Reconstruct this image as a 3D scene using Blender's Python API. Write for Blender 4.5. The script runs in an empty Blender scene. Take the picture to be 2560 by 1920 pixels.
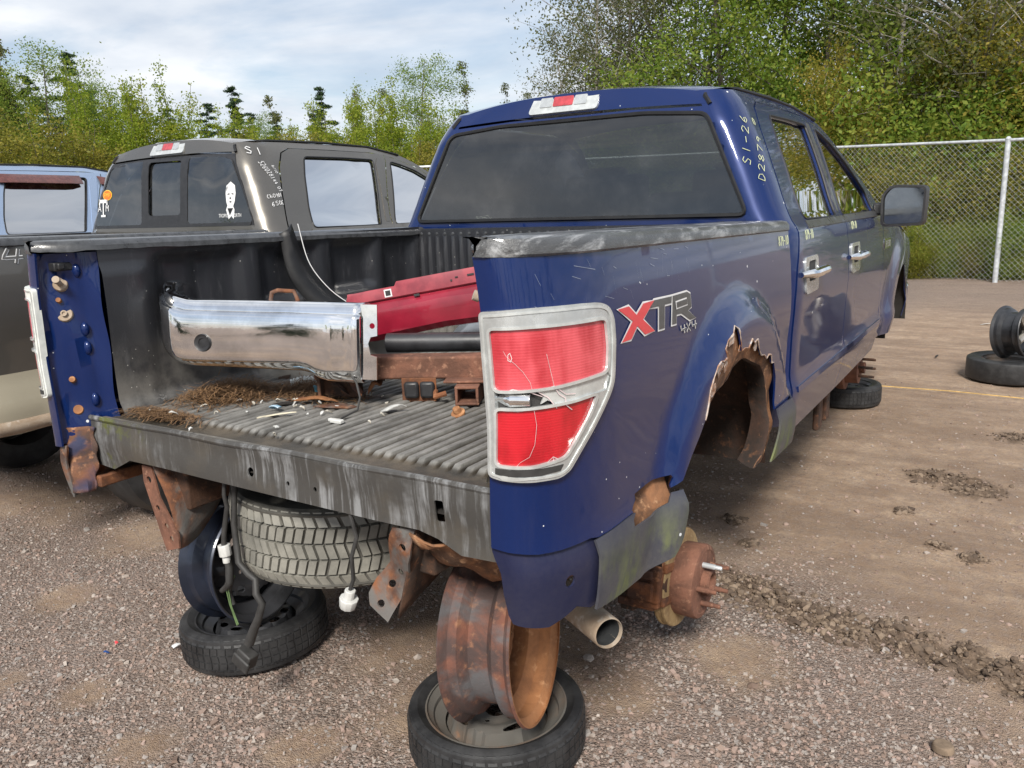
import bpy, bmesh, math, random
import numpy as np
from mathutils import Vector, Matrix, geometry
R_ = math.radians
random.seed(7); rng = np.random.default_rng(7)
scene = bpy.context.scene
C = scene.collection
# ------------------------------------------------------------------ camera
cam_d = bpy.data.cameras.new('camera'); cam = bpy.data.objects.new('camera', cam_d); C.objects.link(cam)
cam_d.sensor_width = 36; cam_d.lens = 36*2022.2/2560; cam_d.clip_start = .05; cam_d.clip_end = 2000
cam.matrix_world = Matrix(((.84470404, -.0884397, .5278764, 1.7275790), (.53418891, .20089519, -.82114757, -1.3078356),
                           (-.03342579, .97561239, .21694049, 1.5017175), (0, 0, 0, 1)))
scene.camera = cam
# ------------------------------------------------------------------ light: soft sun behind the camera through thin cloud
SUN_EL, SUN_AZ = 42, (0.42, -0.91)          # azimuth as a direction towards the sun
world = bpy.data.worlds.new('World'); scene.world = world; world.use_nodes = True
wn, wl = world.node_tree.nodes, world.node_tree.links
bg = wn['Background']; bg.inputs[1].default_value = .105
sky = wn.new('ShaderNodeTexSky'); sky.sky_type = 'NISHITA'; sky.sun_disc = False
sky.sun_elevation = R_(SUN_EL); sky.sun_rotation = math.atan2(SUN_AZ[0], SUN_AZ[1]); sky.air_density = 1.0; sky.dust_density = 1.2
def WN(t, **k):
    n = wn.new(t)
    for a, b in k.items(): setattr(n, a, b)
    return n
tc = WN('ShaderNodeTexCoord'); sep = WN('ShaderNodeSeparateXYZ'); wl.new(tc.outputs['Generated'], sep.inputs[0])
zz = WN('ShaderNodeMath', operation='MAXIMUM'); wl.new(sep.outputs[2], zz.inputs[0]); zz.inputs[1].default_value = 0
za = WN('ShaderNodeMath', operation='ADD'); wl.new(zz.outputs[0], za.inputs[0]); za.inputs[1].default_value = .16
dx = WN('ShaderNodeMath', operation='DIVIDE'); wl.new(sep.outputs[0], dx.inputs[0]); wl.new(za.outputs[0], dx.inputs[1])
dy = WN('ShaderNodeMath', operation='DIVIDE'); wl.new(sep.outputs[1], dy.inputs[0]); wl.new(za.outputs[0], dy.inputs[1])
cmb = WN('ShaderNodeCombineXYZ'); wl.new(dx.outputs[0], cmb.inputs[0]); wl.new(dy.outputs[0], cmb.inputs[1])
n1 = WN('ShaderNodeTexNoise'); n1.inputs['Scale'].default_value = .9; n1.inputs['Detail'].default_value = 9; n1.inputs['Roughness'].default_value = .58; n1.inputs['Distortion'].default_value = .6
wl.new(cmb.outputs[0], n1.inputs['Vector'])
rp = WN('ShaderNodeValToRGB'); rp.color_ramp.elements[0].position = .36; rp.color_ramp.elements[1].position = .56
rp.color_ramp.elements[0].color = (.30, .30, .30, 1); rp.color_ramp.elements[1].color = (.93, .93, .93, 1)
wl.new(n1.outputs[0], rp.inputs[0])
n2 = WN('ShaderNodeTexNoise'); n2.inputs['Scale'].default_value = 1.7; n2.inputs['Detail'].default_value = 6
wl.new(cmb.outputs[0], n2.inputs['Vector'])
rp2 = WN('ShaderNodeValToRGB'); rp2.color_ramp.elements[0].position = .35; rp2.color_ramp.elements[1].position = .65
rp2.color_ramp.elements[0].color = (4.9, 5.5, 6.4, 1); rp2.color_ramp.elements[1].color = (8.0, 8.15, 8.4, 1)
wl.new(n2.outputs[0], rp2.inputs[0])
mx = WN('ShaderNodeMix', data_type='RGBA'); wl.new(rp.outputs[0], mx.inputs[0]); wl.new(sky.outputs[0], mx.inputs[6]); wl.new(rp2.outputs[0], mx.inputs[7])
wl.new(mx.outputs[2], bg.inputs[0])
sun_d = bpy.data.lights.new('sun', 'SUN'); sun = bpy.data.objects.new('sun', sun_d); C.objects.link(sun)
sun_d.energy = 4.2; sun_d.angle = R_(13); sun_d.color = (1, .95, .87)
h = math.hypot(*SUN_AZ); ce = math.cos(R_(SUN_EL))
sun.rotation_euler = Vector((SUN_AZ[0]/h*ce, SUN_AZ[1]/h*ce, math.sin(R_(SUN_EL)))).to_track_quat('Z', 'Y').to_euler()
vs = scene.view_settings; vs.view_transform = 'Standard'; vs.look = 'None'; vs.exposure = 0.30; vs.gamma = 1; vs.use_curve_mapping = False
GZ = -.06                                    # ground level
# ------------------------------------------------------------------ helpers
def tag(o, label=None, cat=None, group=None, kind=None):
    if label: o['label'] = label
    if cat: o['category'] = cat
    if group: o['group'] = group
    if kind: o['kind'] = kind
    return o
def thing(name, label, cat, loc=(0, 0, 0), rz=0, group=None):
    o = bpy.data.objects.new(name, None); C.objects.link(o); o.location = loc; o.rotation_euler = (0, 0, rz); o.empty_display_size = .1
    return tag(o, label, cat, group)
class MB:
    def __init__(s): s.v = []; s.f = []; s.m = []
    def add(s, v, f, mi=0):
        b = len(s.v); s.v += [tuple(map(float, p)) for p in v]; s.f += [tuple(i+b for i in q) for q in f]; s.m += [mi]*len(f)
        return s
    def box(s, c, d, M=None, mi=0):
        v = [Vector((c[0]+sx*d[0]/2, c[1]+sy*d[1]/2, c[2]+sz*d[2]/2)) for sz in (-1, 1) for sy in (-1, 1) for sx in (-1, 1)]
        if M is not None: v = [M @ p for p in v]
        return s.add(v, [(0, 2, 3, 1), (4, 5, 7, 6), (0, 1, 5, 4), (2, 6, 7, 3), (0, 4, 6, 2), (1, 3, 7, 5)], mi)
    def tube(s, pts, r, n=8, cap=True, mi=0):
        pts = [Vector(p) for p in pts]; rs = r if hasattr(r, '__len__') else [r]*len(pts)
        v, f = [], []; prev = None
        for i, p in enumerate(pts):
            t = (pts[min(i+1, len(pts)-1)]-pts[max(i-1, 0)]).normalized()
            if prev is None: a = t.orthogonal().normalized()
            else:
                a = prev-t*prev.dot(t); a = a.normalized() if a.length > 1e-6 else t.orthogonal().normalized()
            prev = a; b = t.cross(a)
            for k in range(n):
                w = 2*math.pi*k/n; v.append(p+(a*math.cos(w)+b*math.sin(w))*rs[i])
        for i in range(len(pts)-1):
            for k in range(n): f.append((i*n+k, i*n+(k+1) % n, (i+1)*n+(k+1) % n, (i+1)*n+k))
        if cap: f.append(tuple(range(n-1, -1, -1))); f.append(tuple(range((len(pts)-1)*n, len(pts)*n)))
        return s.add(v, f, mi)
    def lathe(s, prof, n=48, M=Matrix(), closed=False, mi=0, a0=0, a1=2*math.pi):      # prof = (radius, height along z)
        v, f = [], []; full = abs(a1-a0-2*math.pi) < 1e-6; nn = n if full else n+1
        for k in range(nn):
            w = a0+(a1-a0)*k/n
            for (r, hh) in prof: v.append(M @ Vector((r*math.cos(w), r*math.sin(w), hh)))
        L = len(prof)
        for k in range(n):
            k2 = (k+1) % nn
            for i in range(L if closed else L-1):
                j = (i+1) % L; f.append((k*L+i, k2*L+i, k2*L+j, k*L+j))
        return s.add(v, f, mi)
    def grid(s, P, wrap=False, mi=0):                                  # P[i][j] points
        P = np.asarray(P, float); n, m_ = P.shape[:2]
        f = [(i*m_+j, (i+1)*m_+j, (i+1)*m_+j+1, i*m_+j+1) for i in range(n-1) for j in range(m_-1)]
        return s.add(P.reshape(-1, 3), f, mi)
    def prism(s, poly, d, M=Matrix(), mi=0):                           # polygon in local xy, extruded -z by d
        n = len(poly); v = [M @ Vector((p[0], p[1], 0)) for p in poly]+[M @ Vector((p[0], p[1], -d)) for p in poly]
        t = geometry.tessellate_polygon([[Vector((p[0], p[1], 0)) for p in poly]])
        f = [tuple(q) for q in t]+[tuple(i+n for i in q[::-1]) for q in t]+[(i, (i+1) % n, (i+1) % n+n, i+n) for i in range(n)]
        return s.add(v, f, mi)
def build(name, mb, mat, parent=None, smooth=True, angle=35, bevel=0, solid=0, label=None, seg=2):
    me = bpy.data.meshes.new(name); me.from_pydata(mb.v, [], mb.f)
    for m in (mat if isinstance(mat, (list, tuple)) else [mat]): me.materials.append(m)
    if any(mb.m): me.polygons.foreach_set('material_index', mb.m)
    bm = bmesh.new(); bm.from_mesh(me); bmesh.ops.recalc_face_normals(bm, faces=bm.faces); bm.to_mesh(me); bm.free()
    if smooth and not bevel:
        me.polygons.foreach_set('use_smooth', [True]*len(me.polygons)); me.set_sharp_from_angle(angle=R_(angle))
    me.update()
    o = bpy.data.objects.new(name, me); C.objects.link(o)
    if parent is not None: o.parent = parent
    if solid:
        md = o.modifiers.new('solid', 'SOLIDIFY'); md.thickness = solid; md.offset = 0
    if bevel:
        md = o.modifiers.new('bevel', 'BEVEL'); md.width = bevel; md.segments = seg; md.limit_method = 'ANGLE'; md.angle_limit = R_(32)
        me.polygons.foreach_set('use_smooth', [True]*len(me.polygons)); me.set_sharp_from_angle(angle=R_(60))
    if label: o['label'] = label
    return o
def inside(pts, poly):
    x, y = pts[:, 0], pts[:, 1]; r = np.zeros(len(pts), bool); n = len(poly)
    for i in range(n):
        x1, y1 = poly[i]; x2, y2 = poly[(i+1) % n]
        if y1 == y2: continue
        c = ((y1 > y) != (y2 > y)) & (x < (x2-x1)*(y-y1)/(y2-y1)+x1); r ^= c
    return r
def resample(poly, step, closed=True):
    out = []; n = len(poly)
    for i in range(n if closed else n-1):
        a, b = np.array(poly[i], float), np.array(poly[(i+1) % n], float); k = max(1, int(np.ceil(np.hypot(*(b-a))/step)))
        for j in range(k): out.append(tuple(a+(b-a)*j/k))
    if not closed: out.append(tuple(poly[-1]))
    return out
def rounded(poly, r, n=4):
    out = []; N = len(poly)
    for i in range(N):
        p = np.array(poly[i], float); a = np.array(poly[i-1], float)-p; b = np.array(poly[(i+1) % N], float)-p
        ra = min(r, np.hypot(*a)*.45); rb = min(r, np.hypot(*b)*.45)
        p0 = p+a/np.hypot(*a)*ra; p2 = p+b/np.hypot(*b)*rb
        for k in range(n+1):
            t = k/n; out.append(tuple((1-t)**2*p0+2*t*(1-t)*p+t*t*p2))
    return out
def panel(mb, outline, holes, fn, step=.03, thick=0, off=0, sgn=1, split=None):
    """a sheet cut to an outline in (s,z), bent onto the surface fn; split: function of (s,z) -> material index"""
    pts = []; edges = []
    for poly in [outline]+list(holes):
        q = resample(poly, step); b = len(pts); pts += q; edges += [(b+i, b+(i+1) % len(q)) for i in range(len(q))]
    o = np.array(outline); lo, hi = o.min(0), o.max(0)
    gx, gy = np.meshgrid(np.arange(lo[0]+step*.5, hi[0], step), np.arange(lo[1]+step*.5, hi[1], step))
    gx = gx+(np.arange(gx.shape[0]) % 2)[:, None]*step*.37
    g = np.stack([gx.ravel(), gy.ravel()], 1); g = g[inside(g, outline)]
    for hpoly in holes: g = g[~inside(g, hpoly)]
    bp = np.array(pts)
    if len(g): g = g[np.array([np.min(np.hypot(bp[:, 0]-p[0], bp[:, 1]-p[1])) > step*.45 for p in g], bool)]
    allp = [Vector(p) for p in pts]+[Vector(p) for p in g]
    vo, eo, fo, *_ = geometry.delaunay_2d_cdt(allp, edges, [], 0, 1e-5)
    V = np.array([tuple(p) for p in vo]); F = [tuple(f) for f in fo]
    cen = np.array([V[list(f)].mean(0) for f in F]); k = inside(cen, outline)
    for hpoly in holes: k &= ~inside(cen, hpoly)
    F = [f for f, kk in zip(F, k) if kk]; cen = cen[k]
    mi = [split(*p) for p in cen] if split else [0]*len(F)
    P = np.asarray(fn(V[:, 0], V[:, 1]), float); N = np.zeros_like(P)
    A = np.array([f[:3] for f in F]); nn = np.cross(P[A[:, 1]]-P[A[:, 0]], P[A[:, 2]]-P[A[:, 0]])
    for q in range(3): np.add.at(N, A[:, q], nn)
    N /= np.maximum(np.linalg.norm(N, axis=1), 1e-12)[:, None]
    flip = (N*np.array([1, -.3, .1])).sum() < 0
    if flip: N = -N; F = [f[::-1] for f in F]
    P = P+N*off
    if sgn < 0: P[:, 0] *= -1; N[:, 0] *= -1; F = [f[::-1] for f in F]
    b = len(mb.v); mb.v += [tuple(p) for p in P]; mb.f += [tuple(i+b for i in f) for f in F]; mb.m += mi
    if thick:
        Q = P-N*thick; b2 = len(mb.v); mb.v += [tuple(p) for p in Q]; mb.f += [tuple(i+b2 for i in f[::-1]) for f in F]; mb.m += mi
        cnt = {}
        for f, m_ in zip(F, mi):
            for i in range(len(f)):
                e = (f[i], f[(i+1) % len(f)]); cnt[e] = m_
        for (i, j), m_ in cnt.items():
            if (j, i) not in cnt: mb.f.append((i+b, i+b2, j+b2, j+b)); mb.m.append(m_)
    return mb
def hermite(xs, ys):
    xs = np.asarray(xs, float); ys = np.asarray(ys, float); d = np.diff(ys)/np.diff(xs); m = np.zeros(len(xs)); m[0] = d[0]; m[-1] = d[-1]
    for i in range(1, len(xs)-1): m[i] = 0 if d[i-1]*d[i] <= 0 else 2*d[i-1]*d[i]/(d[i-1]+d[i])
    def f(x):
        x = np.clip(np.asarray(x, float), xs[0], xs[-1]); i = np.clip(np.searchsorted(xs, x)-1, 0, len(xs)-2); hh = xs[i+1]-xs[i]; t = (x-xs[i])/hh
        return (2*t**3-3*t*t+1)*ys[i]+(t**3-2*t*t+t)*hh*m[i]+(-2*t**3+3*t*t)*ys[i+1]+(t**3-t*t)*hh*m[i+1]
    return f
def sm(a, b, x):
    t = np.clip((np.asarray(x, float)-a)/(b-a), 0, 1); return t*t*(3-2*t)
prof = hermite([.45, .56, .66, .735, .765, .80, .95, 1.10, 1.22, 1.34, 1.42], [.945, .965, .984, .990, .980, .972, .976, .985, .980, .968, .957])
def box_surf(s, z):
    s = np.asarray(s, float); z = np.asarray(z, float); x = prof(z); r = np.hypot(s-1.12, z-.56)
    x = x+.050*(1-sm(.57, .675, r))*sm(.40, .62, z); b = .29; a = .125
    th = np.clip(s/b, 0, 1)*np.pi/2
    xx = np.where(s > b, x, np.where(s < 0, x-a+s, x-a+a*np.sin(th))); yy = np.where(s > b, s, np.where(s < 0, 0.0, b-b*np.cos(th)))
    return np.stack([xx, yy+.03*(1-sm(.5, .78, z))*(s < b)*(1-np.clip(s/b, 0, 1)), z], -1)
cprof = hermite([.45, .56, .66, .735, .765, .80, .95, 1.10, 1.22, 1.33, 1.365, 1.39, 1.42, 1.60, 1.80, 1.88, 1.93],
                [.930, .952, .975, .988, .982, .975, .978, .985, .980, .968, .960, .940, .920, .840, .745, .700, .655])
def cab_yr(z): return 1.825+.14*np.clip(z-1.40, 0, 1)+.35*np.clip(z-1.80, 0, 1)
def cab_surf(s, z):
    s = np.asarray(s, float); z = np.asarray(z, float); x = cprof(z); r = np.hypot(s-4.79, z-.56)
    x = x+.035*(1-sm(.56, .70, r))*sm(.40, .62, z)-.05*sm(4.2, 5.7, s)
    yr = cab_yr(z); b = .15; a = .10; u = s-yr; th = np.clip(u/b, 0, 1)*np.pi/2
    xx = np.where(u > b, x, np.where(u < 0, x-a+u, x-a+a*np.sin(th))); yy = np.where(u > b, s, np.where(u < 0, yr, yr+b-b*np.cos(th)))
    return np.stack([xx, yy, z], -1)
# ------------------------------------------------------------------ materials
class NT:
    def __init__(s, name):
        s.m = bpy.data.materials.new(name); s.m.use_nodes = True; s.n = s.m.node_tree.nodes; s.l = s.m.node_tree.links; s.p = s.n['Principled BSDF']; s.out = s.n['Material Output']
        s.tc = s.n.new('ShaderNodeTexCoord')
    def set(s, **k):
        for a, b in k.items():
            i = s.p.inputs[a.replace('_', ' ')]
            if hasattr(b, 'is_output'): s.l.new(b, i)
            else: i.default_value = (*b, 1) if isinstance(b, tuple) and len(b) == 3 else b
        return s
    def math(s, op, a, b=0, c=None, clamp=False):
        n = s.n.new('ShaderNodeMath'); n.operation = op; n.use_clamp = clamp
        for i, q in enumerate([a, b]+([c] if c is not None else [])):
            if hasattr(q, 'is_output'): s.l.new(q, n.inputs[i])
            else: n.inputs[i].default_value = q
        return n.outputs[0]
    def noise(s, scale, detail=4, rough=.55, vec=None, dist=0, out=0):
        n = s.n.new('ShaderNodeTexNoise'); n.inputs['Scale'].default_value = scale; n.inputs['Detail'].default_value = detail; n.inputs['Roughness'].default_value = rough; n.inputs['Distortion'].default_value = dist
        s.l.new(vec if vec is not None else s.tc.outputs['Object'], n.inputs['Vector']); return n.outputs[out]
    def voro(s, scale, out='Distance', vec=None, feature='F1', rnd=1):
        n = s.n.new('ShaderNodeTexVoronoi'); n.feature = feature; n.inputs['Scale'].default_value = scale; n.inputs['Randomness'].default_value = rnd
        s.l.new(vec if vec is not None else s.tc.outputs['Object'], n.inputs['Vector']); return n.outputs[out]
    def mapv(s, sc, vec=None):
        n = s.n.new('ShaderNodeMapping'); n.inputs['Scale'].default_value = sc; s.l.new(vec if vec is not None else s.tc.outputs['Object'], n.inputs['Vector']); return n.outputs[0]
    def xyz(s, k, vec=None):
        n = s.n.new('ShaderNodeSeparateXYZ'); s.l.new(vec if vec is not None else s.tc.outputs['Object'], n.inputs[0]); return n.outputs[k]
    def ramp(s, f, *st):
        n = s.n.new('ShaderNodeValToRGB'); e = n.color_ramp.elements
        while len(e) < len(st): e.new(.5)
        for el, (p, c) in zip(e, st): el.position = p; el.color = (*c, 1) if isinstance(c, tuple) else (c, c, c, 1)
        s.l.new(f, n.inputs[0]); return n.outputs[0]
    def step(s, f, a, b):
        n = s.n.new('ShaderNodeMapRange'); n.interpolation_type = 'SMOOTHSTEP'; n.inputs[1].default_value = a; n.inputs[2].default_value = b; s.l.new(f, n.inputs[0]); return n.outputs[0]
    def mix(s, f, a, b, blend='MIX'):
        n = s.n.new('ShaderNodeMix'); n.data_type = 'RGBA'; n.blend_type = blend
        for i, q in ((0, f), (6, a), (7, b)):
            if hasattr(q, 'is_output'): s.l.new(q, n.inputs[i])
            else: n.inputs[i].default_value = q if i == 0 else ((*q, 1) if len(q) == 3 else q)
        return n.outputs[2]
    def bump(s, hgt, strength=.3, dist=.01, normal=None):
        n = s.n.new('ShaderNodeBump'); n.inputs['Strength'].default_value = strength; n.inputs['Distance'].default_value = dist; s.l.new(hgt, n.inputs['Height'])
        if normal is not None: s.l.new(normal, n.inputs['Normal'])
        s.l.new(n.outputs[0], s.p.inputs['Normal']); return n.outputs[0]
    def attr(s, name, out='Color'):
        n = s.n.new('ShaderNodeAttribute'); n.attribute_name = name; return n.outputs[out]
    def island(s):
        n = s.n.new('ShaderNodeNewGeometry'); return n.outputs['Random Per Island']
def plain(name, col, rough=.5, metal=0, var=.25, scale=30, bump=0, coat=0, col2=None, bscale=None):
    t = NT(name); f = t.noise(scale, 5, .6)
    c2 = col2 if col2 else tuple(max(0, x*(1-var)) for x in col)
    t.set(Base_Color=t.mix(t.step(f, .35, .65), c2, tuple(min(1, x*(1+var*.6)) for x in col)), Metallic=metal, Roughness=t.math('MULTIPLY_ADD', f, .25, rough-.12), Coat_Weight=coat, Coat_Roughness=.05)
    if bump: t.bump(t.noise(bscale or scale*3, 4), bump, .004)
    return t.m
def rust(name, c1=(.20, .075, .03), c2=(.06, .028, .018), c3=(.33, .15, .07), grey=0, greyc=(.11, .11, .11), scale=9, bump=.6):
    t = NT(name); a = t.noise(scale, 8, .65, dist=.4); b = t.noise(scale*4.3, 6, .6)
    col = t.mix(t.step(a, .38, .62), c2, c1); col = t.mix(t.step(b, .55, .72), col, c3)
    if grey: col = t.mix(t.math('MULTIPLY', t.step(t.noise(scale*.55, 5, .6, dist=.6), .62-.25*grey, .72-.2*grey), .92), col, greyc)
    t.set(Base_Color=col, Roughness=.85, Metallic=.0); t.bump(t.noise(scale*7, 7, .7), bump, .004); return t.m
def paint(name, base, dust=(.22, .19, .16), z0=.5, z1=1.0, dirt=.5, specks=True, algae=0, metal=.18, rough=.36, coat=1.0, flake=None):
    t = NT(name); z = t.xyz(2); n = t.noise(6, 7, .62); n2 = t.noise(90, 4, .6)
    lo = t.math('SUBTRACT', 1, t.step(z, z0, z1)); d = t.math('MULTIPLY', lo, t.math('MULTIPLY_ADD', n, 1.3, -.15, True))  # dust low down; also paints the ground's grey reflection into the colour
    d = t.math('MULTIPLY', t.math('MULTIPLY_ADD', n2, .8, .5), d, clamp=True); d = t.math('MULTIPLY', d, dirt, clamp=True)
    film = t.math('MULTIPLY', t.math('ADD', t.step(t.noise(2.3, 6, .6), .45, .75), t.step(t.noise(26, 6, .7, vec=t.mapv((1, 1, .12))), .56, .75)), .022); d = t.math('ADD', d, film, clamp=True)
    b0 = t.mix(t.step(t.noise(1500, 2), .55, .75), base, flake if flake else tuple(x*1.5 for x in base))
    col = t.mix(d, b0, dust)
    if algae:
        g = t.math('MULTIPLY', t.step(t.noise(9, 6, .65, vec=t.mapv((1, 1, .5))), .42, .66), t.math('SUBTRACT', 1, t.step(z, .60, .78)))
        col = t.mix(t.math('MULTIPLY', g, algae, clamp=True), col, (.17, .19, .075)); d = t.math('ADD', d, g, clamp=True)
    if specks:
        v = t.voro(38); vc = t.voro(38, 'Color'); k = t.math('MULTIPLY', t.math('LESS_THAN', v, .075), t.math('GREATER_THAN', t.xyz(0, vc), .86))
        v2 = t.voro(11); vc2 = t.voro(11, 'Color'); k2 = t.math('MULTIPLY', t.math('LESS_THAN', t.math('MULTIPLY_ADD', n2, .05, v2), .072), t.math('GREATER_THAN', t.xyz(1, vc2), .86))
        k = t.math('MAXIMUM', k, k2); col = t.mix(k, col, (.62, .64, .66)); d = t.math('MAXIMUM', d, k)
    t.set(Base_Color=col, Metallic=t.math('MULTIPLY', t.math('SUBTRACT', 1, d, clamp=True), metal), Roughness=t.math('MULTIPLY_ADD', d, .4, rough),
          Coat_Weight=t.math('MULTIPLY', t.math('MULTIPLY_ADD', d, -1.0, 1, True), coat), Coat_Roughness=t.math('MULTIPLY_ADD', n, .05, .012), Coat_IOR=1.40, Specular_IOR_Level=.18)
    t.bump(t.noise(5, 2), .05, .004); return t.m
def glass(name, tint, rough=.015, refl=1.0):
    t = NT(name); t.n.remove(t.p)
    fr = t.n.new('ShaderNodeFresnel'); geo = t.n.new('ShaderNodeNewGeometry'); t.l.new(t.math('MULTIPLY_ADD', geo.outputs['Backfacing'], 1/1.52-1.52, 1.52), fr.inputs[0]); tr = t.n.new('ShaderNodeBsdfTransparent'); tr.inputs[0].default_value = (*tint, 1)
    gl = t.n.new('ShaderNodeBsdfGlossy'); gl.inputs['Roughness'].default_value = rough; ms = t.n.new('ShaderNodeMixShader')
    dif = t.n.new('ShaderNodeBsdfDiffuse'); dif.inputs[0].default_value = (.5, .5, .5, 1); m2 = t.n.new('ShaderNodeMixShader')
    f2 = t.math('MULTIPLY_ADD', t.step(t.noise(5, 7, .65), .4, .8), .05, .008); t.l.new(f2, m2.inputs[0]); t.l.new(tr.outputs[0], m2.inputs[1]); t.l.new(dif.outputs[0], m2.inputs[2])
    t.l.new(t.math('MULTIPLY', fr.outputs[0], 1.9*refl, clamp=True), ms.inputs[0]); t.l.new(m2.outputs[0], ms.inputs[1]); t.l.new(gl.outputs[0], ms.inputs[2]); t.l.new(ms.outputs[0], t.out.inputs[0]); return t.m
BLUE = (.003, .0155, .088)
M = {}
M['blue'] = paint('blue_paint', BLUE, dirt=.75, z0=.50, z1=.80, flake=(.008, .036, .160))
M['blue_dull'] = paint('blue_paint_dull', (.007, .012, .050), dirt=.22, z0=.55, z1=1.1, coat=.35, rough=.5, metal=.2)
M['skirt'] = paint('skirt_paint', (.018, .024, .050), dust=(.17, .16, .145), dirt=1.1, z0=.55, z1=.95, coat=.4, rough=.5, metal=.1, algae=.9)
M['grey'] = paint('grey_paint', (.15, .14, .125), dirt=.4, metal=.65, rough=.32, flake=(.24, .225, .20), specks=False)
M['tan'] = paint('tan_paint', (.46, .42, .32), dirt=.3, metal=.2, specks=False)
M['silver_blue'] = paint('silver_blue_paint', (.36, .45, .60), dirt=.2, metal=.6, specks=False)
M['black_trim'] = plain('black_trim', (.022, .022, .024), .45, bump=.1)
M['rubber_seal'] = plain('rubber_seal', (.008, .008, .009), .5)
M['glass_dark'] = glass('dark_tinted_glass', (.10, .105, .10), refl=1.4)
M['glass_side'] = glass('tinted_side_glass', (.055, .057, .05), refl=2.8)
M['glass_mirror'] = glass('reflective_side_glass', (.22, .23, .22), refl=9.0)
M['glass_clear'] = glass('clear_glass', (.72, .80, .76))
M['interior'] = plain('interior_plastic', (.035, .034, .033), .8)
M['seat'] = plain('seat_cloth', (.10, .095, .085), .9)
M['chrome'] = plain('chrome', (.86, .86, .86), .10, 1.0, var=.16, scale=9, bump=.02); M['chrome'].node_tree.nodes['Principled BSDF'].inputs['Roughness'].links[0].from_node.inputs[1].default_value = .13
M['mirror'] = plain('mirror_glass', (.30, .315, .32), .12, 1.0, var=.03)
M['white_plastic'] = plain('white_plastic', (.72, .74, .70), .35, coat=.4, var=.1)
M['silver_plastic'] = plain('silver_lamp_housing', (.50, .52, .52), .25, .45, coat=.8, var=.12)
M['clear_lens'] = plain('clear_lens', (.55, .57, .56), .22, .3, coat=1.0, var=.15)
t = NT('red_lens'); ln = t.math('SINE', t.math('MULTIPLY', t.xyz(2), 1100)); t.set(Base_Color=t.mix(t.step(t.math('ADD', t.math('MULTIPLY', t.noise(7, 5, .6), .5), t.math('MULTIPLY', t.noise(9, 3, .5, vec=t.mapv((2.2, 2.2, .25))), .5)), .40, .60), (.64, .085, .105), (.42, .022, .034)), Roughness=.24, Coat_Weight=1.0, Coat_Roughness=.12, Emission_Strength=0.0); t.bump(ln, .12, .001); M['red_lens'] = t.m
M['red_lens_deep'] = t.m.copy(); M['red_lens_deep'].name = 'red_lens_deep'  # upper lens keeps the paler pink, sky reflection painted into its colour
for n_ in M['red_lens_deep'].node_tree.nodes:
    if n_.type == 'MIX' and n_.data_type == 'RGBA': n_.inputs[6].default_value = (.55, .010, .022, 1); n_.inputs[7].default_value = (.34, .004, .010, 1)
t = NT('truck_liner'); n = t.noise(5, 7, .65); sc = t.noise(14, 8, .75, vec=t.mapv((1, 1.6, .35)))
dn = t.math('SUBTRACT', 1, t.step(t.xyz(2), .90, 1.15)); dust = t.math('MULTIPLY', dn, t.step(n, .25, .62))
col = t.mix(t.math('MULTIPLY', t.step(sc, .52, .78), .40), (.020, .021, .025), (.14, .14, .147)); col = t.mix(t.math('MULTIPLY', dust, .75), col, (.22, .21, .19))
v = t.voro(55); vc = t.voro(55, 'Color'); k = t.math('MULTIPLY', t.math('LESS_THAN', v, .10), t.math('GREATER_THAN', t.xyz(0, vc), .85)); col = t.mix(k, col, (.42, .41, .38))
t.set(Base_Color=col, Roughness=t.math('MULTIPLY_ADD', n, .25, .26), Coat_Weight=.4, Coat_Roughness=.25); t.bump(t.noise(260, 5, .6), .22, .003); M['liner'] = t.m
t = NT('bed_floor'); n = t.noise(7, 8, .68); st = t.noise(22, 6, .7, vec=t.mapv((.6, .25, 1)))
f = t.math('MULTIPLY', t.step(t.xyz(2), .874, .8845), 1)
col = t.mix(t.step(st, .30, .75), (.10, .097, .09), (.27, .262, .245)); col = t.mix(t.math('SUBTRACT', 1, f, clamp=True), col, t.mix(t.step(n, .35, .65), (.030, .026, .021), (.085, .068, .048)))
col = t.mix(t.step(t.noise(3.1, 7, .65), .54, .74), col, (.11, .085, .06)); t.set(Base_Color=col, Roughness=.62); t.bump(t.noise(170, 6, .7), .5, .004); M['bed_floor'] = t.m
t = NT('sill_metal'); dr = t.noise(30, 7, .7, vec=t.mapv((1.5, 1, .10)), dist=.3); n = t.noise(5, 6, .6)
col = t.mix(t.math('MULTIPLY', t.step(dr, .45, .62), t.step(t.noise(3.5, 5, .6), .38, .58)), (.062, .059, .055), (.25, .255, .26)); col = t.mix(t.step(n, .46, .70), col, (.085, .075, .062)); mo = t.math('MULTIPLY', t.step(t.noise(11, 6, .7), .52, .66), t.math('SUBTRACT', 1, t.step(t.xyz(0), -.72, -.40))); col = t.mix(mo, col, (.10, .11, .03))
t.set(Base_Color=col, Roughness=.5, Metallic=.1); t.bump(t.noise(60, 6), .25, .004); M['sill'] = t.m
M['cap'] = plain('rail_cap_plastic', (.060, .062, .066), .30, col2=(.040, .041, .043), bump=.12, bscale=90, coat=.25)
t = NT('rail_cap_worn'); w = t.noise(16, 8, .72, vec=t.mapv((1, .35, 1)), dist=.5); t.set(Base_Color=t.mix(t.step(w, .45, .68), (.065, .067, .070), (.40, .41, .42)), Roughness=t.math('MULTIPLY_ADD', w, .3, .18), Coat_Weight=.3); t.bump(t.noise(45, 7, .7, vec=t.mapv((1, .4, 1))), .7, .006); M['cap_worn'] = t.m
M['rust'] = rust('rust'); M['rust_dark'] = rust('dark_rust', (.085, .04, .022), (.030, .019, .014), (.16, .07, .035)); M['rust_orange'] = rust('orange_rust', (.34, .15, .06), (.20, .085, .035), (.48, .25, .12), scale=7)
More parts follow.
